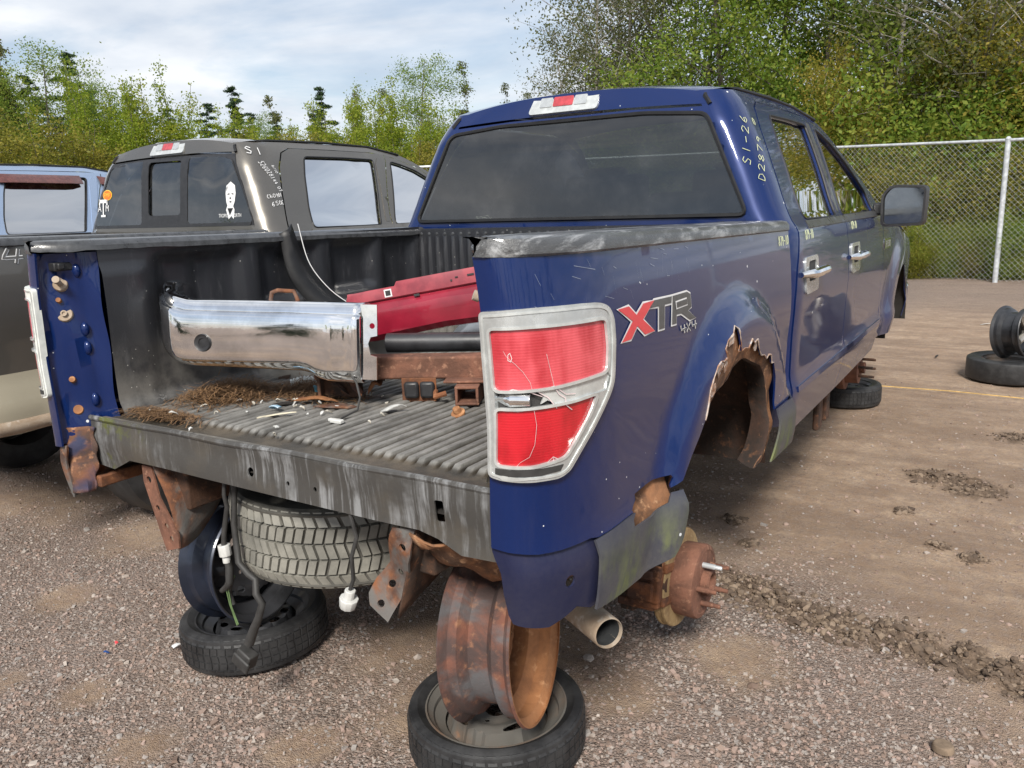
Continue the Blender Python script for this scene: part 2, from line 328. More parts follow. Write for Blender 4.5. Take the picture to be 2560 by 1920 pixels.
M['rust_grey'] = rust('rusty_frame_steel', grey=.75, greyc=(.12, .12, .115)); M['rust_red'] = rust('red_brown_rust', (.20, .088, .055), (.11, .050, .032), (.29, .15, .095), bump=.6, scale=12)
M['disc'] = rust('rusted_brake_disc', (.36, .25, .12), (.25, .16, .075), (.42, .31, .17), scale=14, bump=.2)
M['under'] = plain('underbody', (.020, .017, .015), .9)
M['black_steel'] = plain('black_steel', (.032, .033, .037), .42, .2, var=.4, scale=8, bump=.15, coat=.2)
M['blue_black_steel'] = plain('blue_black_steel', (.022, .029, .050), .38, .3, var=.3, scale=5, coat=.3)
M['rim_rusty'] = rust('rusty_black_rim', (.17, .066, .042), (.060, .038, .034), (.24, .115, .065), grey=.45, greyc=(.10, .10, .105), scale=7)
M['wheel_grey'] = rust('grey_rusty_wheel', (.13, .075, .045), (.09, .075, .06), (.28, .13, .06), grey=1.0, greyc=(.105, .10, .09), scale=4, bump=.3)
M['alloy'] = plain('dirty_alloy', (.32, .30, .27), .4, .6, var=.5, scale=10)
def tyre_mat(name, c1, c2):
    t = NT(name); n = t.noise(8, 7, .65); t.set(Base_Color=t.mix(t.step(n, .38, .68), c1, c2), Roughness=t.math('MULTIPLY_ADD', n, .3, .36)); t.bump(t.noise(90, 5), .25, .003); return t.m
M['tyre'] = tyre_mat('black_tyre', (.014, .014, .015), (.036, .036, .037)); M['tyre_dusty'] = tyre_mat('dusty_tyre', (.17, .165, .145), (.27, .26, .225))
M['tyre_side'] = tyre_mat('tyre_groove', (.05, .048, .042), (.10, .095, .082))
M['pipe'] = rust('tailpipe_steel', (.38, .31, .24), (.26, .19, .13), (.45, .40, .34), grey=.5, greyc=(.42, .37, .31), scale=8, bump=.1)
M['soot'] = plain('soot', (.03, .032, .034), .7)
M['wire'] = plain('wire_loom', (.035, .034, .033), .6); M['wire_green'] = plain('green_wire', (.10, .16, .06), .5)
M['connector'] = plain('white_connector', (.55, .55, .53), .4, var=.08)
M['red_metal'] = plain('red_paint', (.25, .008, .026), .32, .1, var=.25, scale=5, coat=.8)
M['red_dull'] = plain('red_primer_flange', (.27, .035, .050), .55, col2=(.20, .02, .035), scale=18)
M['decal_white'] = plain('decal_white', (.72, .72, .72), .4, var=.04); M['decal_red'] = plain('decal_red', (.66, .045, .055), .35, var=.06, coat=.5); M['decal_grey'] = plain('decal_grey', (.065, .07, .072), .4, var=.25, scale=60, coat=.4); M['decal_black'] = plain('decal_black', (.012, .012, .013), .5)
M['decal_orange'] = plain('decal_orange', (.72, .16, .02), .5, var=.05); M['decal_yellow'] = plain('decal_yellow', (.85, .55, .06), .5, var=.04); M['chalk_yellow'] = plain('yellow_paint_marker', (.56, .60, .36), .7, var=.1, scale=200); M['chalk_white'] = plain('white_paint_marker', (.70, .70, .70), .7, var=.1, scale=200)
M['crack'] = plain('lens_edge', (.62, .50, .50), .3, coat=.5); M['strap'] = plain('faded_strap', (.55, .36, .12), .8); M['dirty_white'] = plain('dirty_white_scrap', (.52, .50, .45), .7, col2=(.25, .22, .17), scale=70); M['red_faded'] = plain('faded_red_lens', (.42, .045, .055), .3, coat=.6); M['rust_shaded'] = rust('shaded_rust', (.045, .022, .014), (.020, .013, .010), (.10, .045, .022)); M['scratch'] = plain('scratched_paint', (.30, .34, .42), .5); M['rust_corner'] = rust('rusted_blue_steel', (.23, .095, .045), (.075, .045, .035), (.34, .17, .09), grey=.3, greyc=(.03, .04, .09), scale=8)
M['rust_lip'] = rust('wheel_arch_rust', (.26, .12, .055), (.10, .052, .03), (.42, .24, .13), scale=11, bump=.8); M['rust_flake'] = rust('peeling_paint_flake', (.50, .42, .36), (.30, .14, .07), (.55, .55, .56), scale=16)
M['visor'] = plain('brown_visor', (.115, .040, .032), .25, coat=.8)
M['galv'] = plain('galvanised_steel', (.55, .58, .60), .42, .35, var=.2, scale=18)
# ------------------------------------------------------------------ lettering
GL = {'0': [[(.5, 0), (.1, .25), (.1, .75), (.5, 1), (.9, .75), (.9, .25), (.5, 0)]], '1': [[(.5, 0), (.55, 1)]], '2': [[(.1, .8), (.4, 1), (.8, .85), (.75, .6), (.1, .05), (.9, .0)]],
      '4': [[(.75, 0), (.7, 1), (.05, .35), (.95, .38)]], '5': [[(.85, 1), (.25, .95), (.2, .58), (.6, .62), (.85, .35), (.6, .03), (.1, .1)]],
      '6': [[(.7, 1), (.25, .6), (.15, .2), (.5, 0), (.8, .2), (.65, .48), (.2, .35)]], '7': [[(.05, .95), (.9, 1), (.4, 0)]],
      '8': [[(.5, .5), (.15, .75), (.5, 1), (.85, .75), (.5, .5), (.1, .25), (.5, 0), (.9, .25), (.5, .5)]], '9': [[(.8, .75), (.45, .5), (.15, .75), (.45, 1), (.8, .8), (.7, 0)]],
      'S': [[(.85, .85), (.45, 1), (.15, .75), (.75, .35), (.6, .02), (.1, .1)]], 'D': [[(.1, 0), (.15, 1), (.7, .85), (.85, .4), (.5, .05), (.1, 0)]], 'C': [[(.85, .85), (.4, .95), (.1, .5), (.35, .05), (.85, .1)]],
      'b': [[(.15, 1), (.15, .05), (.6, 0), (.8, .3), (.5, .5), (.15, .35)]], 'E': [[(.85, .95), (.3, .9), (.15, .6), (.6, .5), (.15, .4), (.2, .05), (.85, .05)]], '-': [[(.15, .45), (.85, .5)]], '/': [[(.1, 0), (.9, 1)]], ' ': []}
def handwriting(mb, text, org, ux, uy, fn, w=.004, adv=.95, off=.0025, sgn=1):
    """pen strokes as flat ribbons on surface fn; org (s,z), ux/uy = the letter's width and height vectors in (s,z)"""
    org = np.array(org, float); ux = np.array(ux, float); uy = np.array(uy, float); i = 0
    for ch in text:
        jit = random.uniform(-.06, .06)
        for st in GL.get(ch, []):
            p = np.array([org+ux*(i*adv+a*.8)+uy*(b+jit) for a, b in st]); q = np.array(resample([tuple(k) for k in p], .012, False))
            P = np.asarray(fn(q[:, 0], q[:, 1])); e = 1e-3
            N = np.cross(np.asarray(fn(q[:, 0]+e, q[:, 1]))-P, np.asarray(fn(q[:, 0], q[:, 1]+e))-P); N /= np.linalg.norm(N, axis=1)[:, None]; N *= np.sign((N*np.array([1, -.3, .1])).sum(1))[:, None]
            T = np.gradient(P, axis=0); B = np.cross(T, N); B /= np.maximum(np.linalg.norm(B, axis=1), 1e-9)[:, None]
            G = np.stack([P+N*off-B*w/2, P+N*(off+.001), P+N*off+B*w/2], 1); G[..., 0] *= sgn; mb.grid(G)
        i += 1
    return mb
def font_mesh(text, size):
    cu = bpy.data.curves.new('t', 'FONT'); cu.body = text; cu.size = size; cu.align_x = 'CENTER'; o = bpy.data.objects.new('t', cu); C.objects.link(o)
    me = o.to_mesh(); v = [tuple(p.co) for p in me.vertices]; f = [tuple(p.vertices) for p in me.polygons]; o.to_mesh_clear(); bpy.data.objects.remove(o); bpy.data.curves.remove(cu); return v, f
def put_text(mb, text, size, fn2, mi=0):                 # fn2 maps (a, b) of the flat lettering to a point
    v, f = font_mesh(text, size); return mb.add([fn2(p[0], p[1]) for p in v], f, mi)
def band(poly, d):                                       # polygon grown outwards by d (plain mitre)
    p = np.array(poly, float); a = 0.5*np.sum(p[:, 0]*np.roll(p[:, 1], -1)-np.roll(p[:, 0], -1)*p[:, 1]); sg = 1 if a > 0 else -1; out = []
    for i in range(len(p)):
        e1 = p[i]-p[i-1]; e2 = p[(i+1) % len(p)]-p[i]; n1 = np.array([e1[1], -e1[0]])/np.hypot(*e1); n2 = np.array([e2[1], -e2[0]])/np.hypot(*e2); m = n1+n2; m /= max(.5, (m@m)/2); out.append(tuple(p[i]+sg*d*m))
    return out
# ------------------------------------------------------------------ outlines in (s,z), measured
ARCH = [(1.39, .61), (1.445, .70), (1.462, .80), (1.464, .854), (1.461, .895), (1.424, .951), (1.35, 1.005), (1.25, 1.04), (1.12, 1.055), (.99, 1.045), (.87, 1.005), (.779, .936), (.705, .88), (.649, .841), (.589, .792), (.575, .72), (.56, .65), (.53, .60)]
RUSTED = [(1.39, .61), (1.445, .70), (1.464, .80), (1.466, .854), (1.461, .895), (1.424, .951), (1.395, .955), (1.378, .985), (1.345, .992), (1.32, .982), (1.29, 1.000), (1.25, 1.006), (1.215, 1.035), (1.19, 1.068), (1.155, 1.062), (1.128, 1.078), (1.098, 1.055), (1.06, 1.062), (1.03, 1.058), (1.012, 1.090), (.995, 1.128), (.975, 1.140), (.945, 1.118), (.905, 1.108), (.876, 1.088), (.893, 1.062), (.868, 1.056), (.842, 1.060), (.815, 1.05), (.790, 1.025), (.768, .992), (.762, .955), (.745, .915),
          (.705, .88), (.649, .841), (.589, .792), (.575, .72), (.56, .65), (.53, .60)]
HOLE = [(.396, .811), (.454, .813), (.558, .814), (.562, .806), (.549, .791), (.547, .779), (.524, .752), (.458, .737), (.354, .743), (.36, .758), (.378, .768), (.372, .778), (.40, .795)]
TL = [(-.026, 1.298), (.05, 1.302), (.10, 1.303), (.195, 1.300), (.234, 1.296), (.257, 1.284), (.267, 1.258), (.267, 1.209), (.258, 1.124), (.248, 1.101), (.206, 1.03), (.160, .956), (.14, .948), (.087, .950), (.004, .956), (-.022, .960), (-.026, 1.055), (-.030, 1.12), (-.030, 1.206)]
TR1 = rounded([(-.006, 1.264), (.09, 1.264), (.242, 1.260), (.244, 1.203), (.238, 1.151), (.13, 1.144), (-.006, 1.143)], .012)
TR2 = rounded([(-.004, 1.104), (.083, 1.104), (.165, 1.105), (.213, 1.109), (.196, 1.071), (.150, .993), (.086, .985), (-.002, .989)], .012)
TCL = [(-.006, 1.141), (.13, 1.141), (.182, 1.145), (.240, 1.148), (.253, 1.13), (.243, 1.112), (.213, 1.111), (.13, 1.107), (-.006, 1.106)]
roof_z = hermite([1.95, 2.02, 2.6, 3.0, 3.3, 3.6, 3.9, 4.15], [1.915, 1.926, 1.936, 1.922, 1.872, 1.735, 1.565, 1.405])
def truck(cfg):
    root = thing('pickup_truck', cfg['label'], 'pickup truck', cfg['loc'], 0, cfg.get('group'))
    P, PD, full = cfg['paint'], cfg.get('lower', cfg['paint']), cfg['full']
    split = (lambda s, z: 1 if z < .85 else 0) if cfg.get('two') else None
    mats = [P, PD]
    st = .03 if full else .06
    for sg in (1, -1):
        # ---------------- box side
        arch = RUSTED if (full and sg > 0) else ARCH
        zt = lambda s: 1.404-.018*s
        if full:
            out = [(-.03, zt(0)), (.27, zt(.27)), (.9, zt(.9)), (1.797, zt(1.8)), (1.800, 1.1), (1.800, .775), (1.462, .778)]+[p for p in arch if p[1] > .772]+[(.50, .774), (.365, .772), (.235, .773), (.215, .780), (.15, .781), (.099, .784), (.044, .791), (-.026, .796)]
            i0 = [i for i, p in enumerate(arch) if p[1] > .772][-1]; out = out[:7]+arch[[i for i, p in enumerate(arch) if p[1] > .772][0]:i0+1]+out[7+len([p for p in arch if p[1] > .772]):]
        else: out = [(-.03, zt(0)), (.9, zt(.9)), (1.797, zt(1.8)), (1.80, .60), (1.40, .605)]+arch+[(.30, .59), (-.02, .61)]
        mb = MB(); hole = [HOLE] if full and sg > 0 else []
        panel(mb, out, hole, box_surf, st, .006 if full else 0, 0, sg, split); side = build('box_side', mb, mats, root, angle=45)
        if full:
            lo = [(.222, .772), (.365, .771), (.50, .773), (.575, .773), (.577, .72), (.562, .65), (.535, .605), (.435, .577), (.314, .588), (.224, .602)]
            mb = MB(); panel(mb, lo, hole, box_surf, .02, .006, .004, sg); build('lower_skirt', mb, M['skirt'], root, angle=45)
            lf = [(1.458, .778), (1.800, .773), (1.800, .61), (1.72, .60), (1.60, .602), (1.40, .608), (1.445, .70)]
            mb = MB(); panel(mb, lf, [], box_surf, .025, .006, .011, sg); build('lower_skirt', mb, M['skirt'], root, angle=45)
            lc = [(-.024, .797), (.044, .792), (.15, .783), (.236, .780), (.236, .603), (.217, .603), (.178, .628), (.155, .614), (.116, .598), (.052, .607), (.013, .613), (-.004, .633), (-.016, .685), (-.022, .751)]
            hb = [(.158+.011*math.cos(a), .70+.015*math.sin(a)) for a in np.linspace(0, 6.28, 12)[:-1]]
            mb = MB(); panel(mb, lc, [hb] if sg > 0 else [], lambda s, z: box_surf(s, z)*np.array([1, 1, 1])-np.array([.010, -.010, 0]), .02, .006, 0, sg)
            build('lower_corner', mb, M['blue_dull'] if sg > 0 else M['rust_grey'], root, angle=45, label=None if sg > 0 else 'rust-eaten lower corner of the left box side')
            if sg > 0:
                mb = MB(); panel(mb, [(.30, .66), (.57, .66), (.575, .83), (.33, .83)], [], lambda s, z: box_surf(s, z)-np.array([.030, 0, 0])+np.stack([.012*np.sin(s*40), 0*s, 0*s], -1), .03, 0, 0, sg); build('inner_panel', mb, M['rust_lip'], side)
                # ---------------- eaten wheel arch lip behind the hole
                inn = [(1.33, .60), (1.385, .63), (1.412, .68), (1.432, .75), (1.443, .79), (1.430, .848), (1.392, .91), (1.335, .955), (1.242, .984), (1.156, 1.011), (1.095, 1.015), (1.029, 1.006), (.988, .978), (.933, .966), (.853, .956), (.79, .925), (.705, .865)]
                outr = [(.69, .88), (.75, 1.0), (.80, 1.08), (.86, 1.13), (.98, 1.16), (1.12, 1.13), (1.25, 1.09), (1.38, 1.02), (1.47, .93), (1.49, .80), (1.47, .70), (1.41, .60)]
                mb = MB(); panel(mb, inn+outr, [], lambda s, z: box_surf(s, z)+np.stack([-.013+.003*np.sin(s*61+z*33)*np.sin(z*47)-.012*(1-sm(.45, .50, np.hypot(s-1.12, z-.56))), 0*s, 0*s], -1), .02, .004, 0, sg); lipo = build('wheel_arch_lip', mb, M['rust_lip'], side, angle=60)
                q = np.array(resample(inn, .02, False)); Pq = box_surf(q[:, 0], q[:, 1])-[.022, 0, 0]; cc = np.stack([0*q[:, 0], 1.12-q[:, 0], .50-q[:, 1]], 1); cc /= np.linalg.norm(cc, axis=1)[:, None]
                mb = MB(); mb.grid(np.stack([Pq, Pq+cc*.005+[-.010, 0, 0], Pq-cc*.006+[-.035, 0, 0], Pq-cc*.03+[-.07, 0, 0]], 1)); build('lip_return', mb, M['rust_shaded'], side, angle=60)  # rust darkened to paint in the shade inside the arch
                mb = MB()
                for (s, z, a, L) in ((.935, 1.105, .5, .040), (.850, 1.035, -.4, .035), (.81, .985, .3, .034), (1.03, 1.065, 1.2, .026), (1.19, 1.045, .8, .024), (.905, 1.03, .9, .026)):
                    for k in range(1):
                        pl = [(s+math.cos(a+w+k)*L*random.uniform(.4, 1)*(.8 if k else 1), z+math.sin(a+w+k)*L*random.uniform(.35, .9)) for w in np.linspace(0, 6.28, 8)[:-1]]
                        panel(mb, pl, [], lambda s_, z_, s=s, z=z: box_surf(s_, z_)+np.stack([-.007+.14*np.abs(s_-s)+.10*(z_-z), 0*s_, 0*s_], -1), .012, .002, .001, sg)
                build('peeling_rust', mb, [M['rust_flake'], M['rust']], side, angle=60)['kind'] = 'stuff'
                q = np.array(resample([p for p in RUSTED if p[1] > .90], .012, False)); Pq = box_surf(q[:, 0], q[:, 1])+[.0005, 0, 0]; mb = MB(); mb.tube([tuple(p) for p in Pq], [random.uniform(.0010, .0034) for _ in Pq], 5); build('chipped_paint_edge', mb, M['rust_flake'], side)
                # ---------------- decal
                XX = [(.292, 1.270), (.350, 1.270), (.387, 1.246), (.430, 1.267), (.494, 1.267), (.421, 1.231), (.486, 1.195), (.428, 1.195), (.387, 1.221), (.351, 1.196), (.300, 1.196), (.364, 1.235)]
                TT = [(.472, 1.257), (.494, 1.267), (.606, 1.264), (.600, 1.248), (.556, 1.249), (.547, 1.193), (.512, 1.194), (.520, 1.250), (.462, 1.251)]
                RR = [(.613, 1.264), (.712, 1.264), (.735, 1.256), (.738, 1.222), (.712, 1.215), (.770, 1.189), (.724, 1.189), (.664, 1.214), (.630, 1.215), (.627, 1.193), (.597, 1.194), (.604, 1.232), (.705, 1.232), (.709, 1.247), (.611, 1.248)]
                RR = [(.611, 1.264), (.712, 1.264), (.735, 1.256), (.738, 1.222), (.712, 1.215), (.770, 1.189), (.724, 1.189), (.664, 1.214), (.630, 1.215), (.627, 1.193), (.597, 1.194)]
                RH = [(.628, 1.246), (.700, 1.247), (.703, 1.233), (.630, 1.232)]
                mb = MB()
                for pl in (XX, TT, RR): panel(mb, band(pl, .0045), [], box_surf, .025, 0, .0022, sg)
                wt = build('decal_outline', mb, M['decal_white'], side)
                mb = MB(); panel(mb, XX, [], box_surf, .025, 0, .0036, sg); build('decal_letter', mb, M['decal_red'], side)
                for pl, hl in ((TT, []), (RR, [])):
                    mb = MB(); panel(mb, pl, hl, box_surf, .025, 0, .0036, sg); build('decal_letter', mb, M['decal_grey'], side)
                mb = MB(); panel(mb, band(RH, .0035), [], box_surf, .02, 0, .0048, sg); build('decal_outline', mb, M['decal_white'], side)
                mb = MB(); panel(mb, RH, [], box_surf, .02, 0, .006, sg); build('decal_letter', mb, M['decal_grey'], side)
                four = lambda o: [[(o+.022, 1.160), (o+.022, 1.172)], [(o-.004, 1.183), (o-.001, 1.171), (o+.034, 1.171)], [(o+.022, 1.183), (o+.022, 1.160)]]
                for dz, w_, mt in ((0, .0055, 'decal_white'), (0, .0022, 'decal_black')):
                    mb = MB()
                    for strokes in (four(.662), [[(.700, 1.183), (.728, 1.161)], [(.728, 1.183), (.700, 1.161)]], four(.742)):
                        for sk in strokes:
                            q = np.array(resample(sk, .01, False)); Pp = box_surf(q[:, 0], q[:, 1]); T = np.gradient(q, axis=0); B = np.stack([-T[:, 1], T[:, 0]], 1); B /= np.linalg.norm(B, axis=1)[:, None]
                            a = q+B*w_/2; b = q-B*w_/2; o_ = np.array([.0025 if mt == 'decal_white' else .004, 0, 0]); mb.grid(np.stack([box_surf(a[:, 0], a[:, 1])+o_, box_surf(b[:, 0], b[:, 1])+o_], 1))
                    build('decal_letter', mb, M[mt], side)
                mb = handwriting(MB(), '879-10', (1.640, 1.325), (.024, 0), (.004, .033), box_surf, .0035); build('marker_writing', mb, M['chalk_yellow'], side)
                mb = MB(); rr = random.Random(5)      # scratches
                for k in range(34):
                    s0, z0 = rr.uniform(.1, .75), rr.uniform(1.30, 1.39); a = rr.choice([rr.uniform(-.5, .3), rr.uniform(1.2, 1.9)]); L = rr.uniform(.012, .05)
                    q = np.array(resample([(s0, z0), (s0+math.cos(a)*L, z0-abs(math.sin(a))*L)], .015, False)); w_ = rr.uniform(.0003, .0006); P0 = box_surf(q[:, 0], q[:, 1]-w_)+[.0012, -.0006, 0]; P1 = box_surf(q[:, 0], q[:, 1]+w_)+[.0012, -.0006, 0]; mb.grid(np.stack([P0, P1], 1))
                build('scratches', mb, M['scratch'], side)['kind'] = 'stuff'
        elif cfg.get('decal44') and sg > 0:
            mb = MB()
            for o in (.375, .480, .585):
                sk = [[(o, 1.388), (o-.028, 1.350), (o+.055, 1.350)], [(o+.042, 1.385), (o+.022, 1.325)]] if o != .480 else [[(o, 1.385), (o+.055, 1.325)], [(o+.06, 1.385), (o-.01, 1.325)]]
                for w_, mt, of in ((.016, 0, .002), (.009, 1, .0035)):
                    for s_ in sk:
                        q = np.array(resample(s_, .015, False)); T = np.gradient(q, axis=0); B = np.stack([-T[:, 1], T[:, 0]], 1); B /= np.linalg.norm(B, axis=1)[:, None]; a = q+B*w_/2; b = q-B*w_/2; mb.grid(np.stack([box_surf(a[:, 0], a[:, 1])+[of, 0, 0], box_surf(b[:, 0], b[:, 1])+[of, 0, 0]], 1), mi=mt)
            build('decal', mb, [M['decal_white'], P], side)
        # ---------------- wheel house, rail cap
        if full or sg > 0:
            Mx = Matrix.Translation((sg*.60, 1.12, .56)) @ Matrix.Rotation(sg*math.pi/2, 4, 'Y')
            mb = MB(); a_ = [(.49, 0), (.505, .15), (.505, .355)]; mb.lathe(a_, 28, Mx, a0=R_(86) if sg > 0 else R_(-94), a1=R_(274) if sg > 0 else R_(94)); build('wheel_house', mb, M['rust_shaded'], side, angle=50)  # shade of the wheel house is put into the darker rust colour
        S = np.concatenate([np.linspace(-.03, .29, 12), np.linspace(.33, 1.795, 26 if full else 8)])
        po = box_surf(S, np.full_like(S, 1.40)); G = []
        for s, p in zip(S, po):
            z0 = zt(s); x, y = p[0], p[1]-(.006 if s < .02 else 0); jg = random.uniform(-.002, .003) if full else 0; fd = .036*float(sm(.06, .2, y)) if sg > 0 else .006; di = .062*(1-float(sm(.0, .13, y)))+.03*(1-float(sm(-.01, .03, y)))
            G.append([(x+.003, y, z0-.001), (x+.009, y, z0+.004), (x+.008, y, z0+.022), (x-.002, y, z0+.034), (x-.02, y, z0+.038), (.755+di, y, z0+.038), (.742+di, y, z0+.034), (.728+di, y, z0+.02), (.727+di, y, z0+.01-fd+jg), (.733+di, y, z0+.01-fd+jg)])
        G = np.array(G); G[..., 0] *= sg; mb = MB(); mb.grid(G); b = len(mb.v)
        mb.f.append(tuple(range(0, 9))); nL = G.shape[0]*10; mb.f.append(tuple(range(nL-10, nL-1))); mb.m += [0, 0]
        build('rail_cap', mb, (M['cap_worn'] if sg > 0 else M['cap']) if full else M['cap'], root, angle=40)
        # ---------------- tail lamp
        mb = MB(); f_ = lambda s, z: box_surf(s, z)
        panel(mb, rounded(TL, .012, 3), [TR1, TR2, TCL] if full else [TR1, TR2], f_, .025, .02, .014, sg); lamp = build('tail_light', mb, M['silver_plastic'] if sg > 0 else M['white_plastic'], root, angle=40)
        for pl in (TR1, TR2) if full else ():
            mb = MB(); panel(mb, band(pl, .005), [band(pl, -.001)], f_, .02, .006, .0165, sg); build('lens_rim', mb, M['clear_lens'], lamp, angle=40)
        if full:
            mb = MB(); panel(mb, band(rounded(TL, .012, 3), -.006), [band(rounded(TL, .012, 3), -.011)], f_, .02, .004, .0158, sg); build('lens_edge', mb, M['clear_lens'], lamp, angle=40)
            mb = MB(); panel(mb, [(-.004, .966), (.10, .964), (.14, .966), (.146, .978), (.10, .978), (-.004, .981)], [], f_, .02, .002, .0155, sg); build('lamp_base_strip', mb, M['interior'], lamp)
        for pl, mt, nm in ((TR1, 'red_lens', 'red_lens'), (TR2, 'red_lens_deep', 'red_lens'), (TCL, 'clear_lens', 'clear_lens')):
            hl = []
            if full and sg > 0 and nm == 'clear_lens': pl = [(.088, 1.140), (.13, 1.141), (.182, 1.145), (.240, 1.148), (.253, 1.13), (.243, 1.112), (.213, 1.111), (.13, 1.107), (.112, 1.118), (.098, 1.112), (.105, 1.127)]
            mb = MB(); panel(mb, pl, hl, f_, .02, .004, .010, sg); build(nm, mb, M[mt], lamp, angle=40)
        if full and sg > 0:
            mb = MB(); panel(mb, [(-.01, 1.10), (.12, 1.10), (.12, 1.146), (-.01, 1.146)], [], f_, .02, 0, .0025, sg); build('lamp_cavity', mb, M['interior'], lamp)
            mb = MB(); p = box_surf(np.array(.045), np.array(1.123)); mb.tube([p+[-.06, .01, 0], p+[-.03, .0, 0], p+[-.005, -.006, 0], p+[.03, .006, .0]], [.008, .014, .016, .012], 12); build('bulb', mb, M['chrome'], lamp)
            mb = MB(); rr = random.Random(3)           # cracks and broken edges of the lens
            def crack(pts, w_=.0008):
                w_ = min(w_, .0018)
                q = np.array(resample(pts, .01, False)); T = np.gradient(q, axis=0); B = np.stack([-T[:, 1], T[:, 0]], 1); B /= np.maximum(np.linalg.norm(B, axis=1), 1e-9)[:, None]; a = q+B*w_/2; b_ = q-B*w_/2
                N = np.array([.0115, -.0075, 0]); mb.grid(np.stack([box_surf(a[:, 0], a[:, 1])+N, box_surf(b_[:, 0], b_[:, 1])+N], 1))
            crack([(0, 1.235), (.018, 1.212), (.028, 1.205), (.042, 1.196), (.060, 1.180), (.075, 1.158), (.078, 1.143)]); crack([(.024, 1.215), (.030, 1.218), (.034, 1.208), (.030, 1.201), (.022, 1.204), (.024, 1.215)], .002)
            crack([(.115, 1.212), (.122, 1.17), (.126, 1.146)]); crack([(.126, 1.146), (.135, 1.128), (.148, 1.118), (.150, 1.102), (.162, 1.09)], .0022); crack([(.10, 1.14), (.126, 1.146), (.15, 1.125), (.17, 1.122)], .002); crack([(.088, 1.14), (.112, 1.125), (.13, 1.10)], .002)
            crack([(.080, 1.104), (.086, 1.07), (.083, 1.03), (.072, 1.005), (.05, .995), (.03, .978)]); crack([(.11, .985), (.125, .998), (.13, .968)], .002); crack([(.125, .998), (.145, .985), (.148, .967)], .002); crack([(-.004, 1.104), (.04, 1.101), (.088, 1.106), (.12, 1.104)], .004); crack([(.0, 1.139), (.03, 1.146), (.07, 1.140), (.1, 1.128)], .003)
            build('lens_cracks', mb, M['crack'], lamp)['kind'] = 'stuff'
    # ---------------- bed
    for sg in (1, -1):
        mb = MB(); ys = np.linspace(.155, 1.755, 70 if full else 6); zs = np.linspace(.872, 1.412, 40 if full else 3); Y, Z = np.meshgrid(ys, zs, indexing='ij')
        X = np.full_like(Y, .742)-.006
        if full:
            box = lambda a, b, c, d, e=.02: sm(a-e, a+e, Y)*(1-sm(b-e, b+e, Y))*sm(c-e, c+e, Z)*(1-sm(d-e, d+e, Z))
            X += .034*box(.36, .70, 1.10, 1.37, .025)+.034*box(.80, 1.08, 1.17, 1.37, .025)+.034*box(1.18, 1.42, 1.17, 1.37, .025)+.034*box(1.50, 1.70, .95, 1.37, .025)-.010*box(.10, .31, .5, 1.345, .010)+.014*box(.52, .56, 1.10, 1.37)
            X -= .20*sm(.72, .80, Y)*(1-sm(1.42, 1.50, Y))*(1-sm(1.06, 1.13, Z))+.02*(1-sm(.872, .93, Z))+.003*np.sin(Y*9)*np.sin(Z*11)
        X *= sg; mb.grid(np.stack([X, Y, Z], -1)); lin = build('bed_liner', mb, M['liner'], root, angle=50)
    if full:
        mb = MB()
        for (y, z) in ((.73, 1.035), (.79, 1.04)): mb.tube([(-.742, y, z), (-.700, y-.004, z)], .012, 10)
        mb.box((-.712, .76, 1.03), (.03, .11, .035)); build('tie_down', mb, M['rust'], lin, bevel=.003)
    xs = []; p_ = .0368
    if full:
        nr = 41; x0 = -nr*p_/2
        for i in range(nr):
            c0 = x0+i*p_
            for fr, hh in ((.0, 0), (.22, 0), (.30, .012), (.36, .0155), (.84, .0155), (.90, .012), (.98, 0)): xs.append((c0+fr*p_, hh))
        ys = np.concatenate([[.098, .110, .118, .135, .150, .176], np.linspace(.180, .21, 5), np.linspace(.26, 1.755, 24)])
        G = []
        for y in ys:
            e = sm(.178, .205, y); row = []
            lip = .010*(sm(.100, .112, y)*(1-sm(.114, .13, y)))
            for k, (x, hh) in enumerate(xs):
                w_ = .0012*math.sin(y*5+x*3); row.append((x, y, .870+lip+hh*float(e)*(1+.12*math.sin(k//7*2.3+y*5))+w_))
            G.append(row)
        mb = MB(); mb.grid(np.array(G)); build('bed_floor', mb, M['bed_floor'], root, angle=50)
        mb = MB(); G = []
        for x in np.linspace(-.745, .745, 330): G.append([(x, 1.752-.010*max(0, math.sin(x*2*math.pi/.046))**.5*(1 if z < 1.35 else .3), z) for z in np.linspace(.87, 1.36, 10)]+[(x, 1.752, 1.372), (x, 1.752, 1.40), (x, 1.80, 1.402)])
        mb.grid(np.array(G)); bh = build('bed_bulkhead', mb, M['liner'], root, angle=60)
        mb = MB()
        for i in range(32): mb.lathe([(.0001, .004), (.006, .003), (.008, 0)], 8, Matrix.Translation((-.72+i*.046, 1.752, 1.378)) @ Matrix.Rotation(math.pi/2, 4, 'X'))
        build('bulkhead_bosses', mb, M['cap'], bh)['kind'] = 'stuff'
        # ---------------- rear sill
        so = [(-.80, .872), (-.40, .874), (.10, .876), (.79, .882), (.80, .716), (.675, .711), (.606, .738), (.549, .749), (.427, .748), (-.446, .757), (-.608, .755), (-.707, .711), (-.82, .719)]
        circ = lambda x, z, r: [(x+r*math.cos(a), z+r*1.1*math.sin(a)) for a in np.linspace(0, 2*math.pi, 15)[:-1]]
        holes = [circ(-.034, .806, .0125), circ(.111, .796, .006), circ(.211, .796, .006), rounded([(.608, .838), (.634, .840), (.632, .784), (.606, .782)], .006)]
        mb = MB(); panel(mb, so, holes, lambda x, z: np.stack([x, .085+.004*np.sin(z*40+x*3)+.006*sm(.80, .74, z), z], -1), .03, .004); sill = build('rear_sill', mb, M['sill'], root, angle=45)
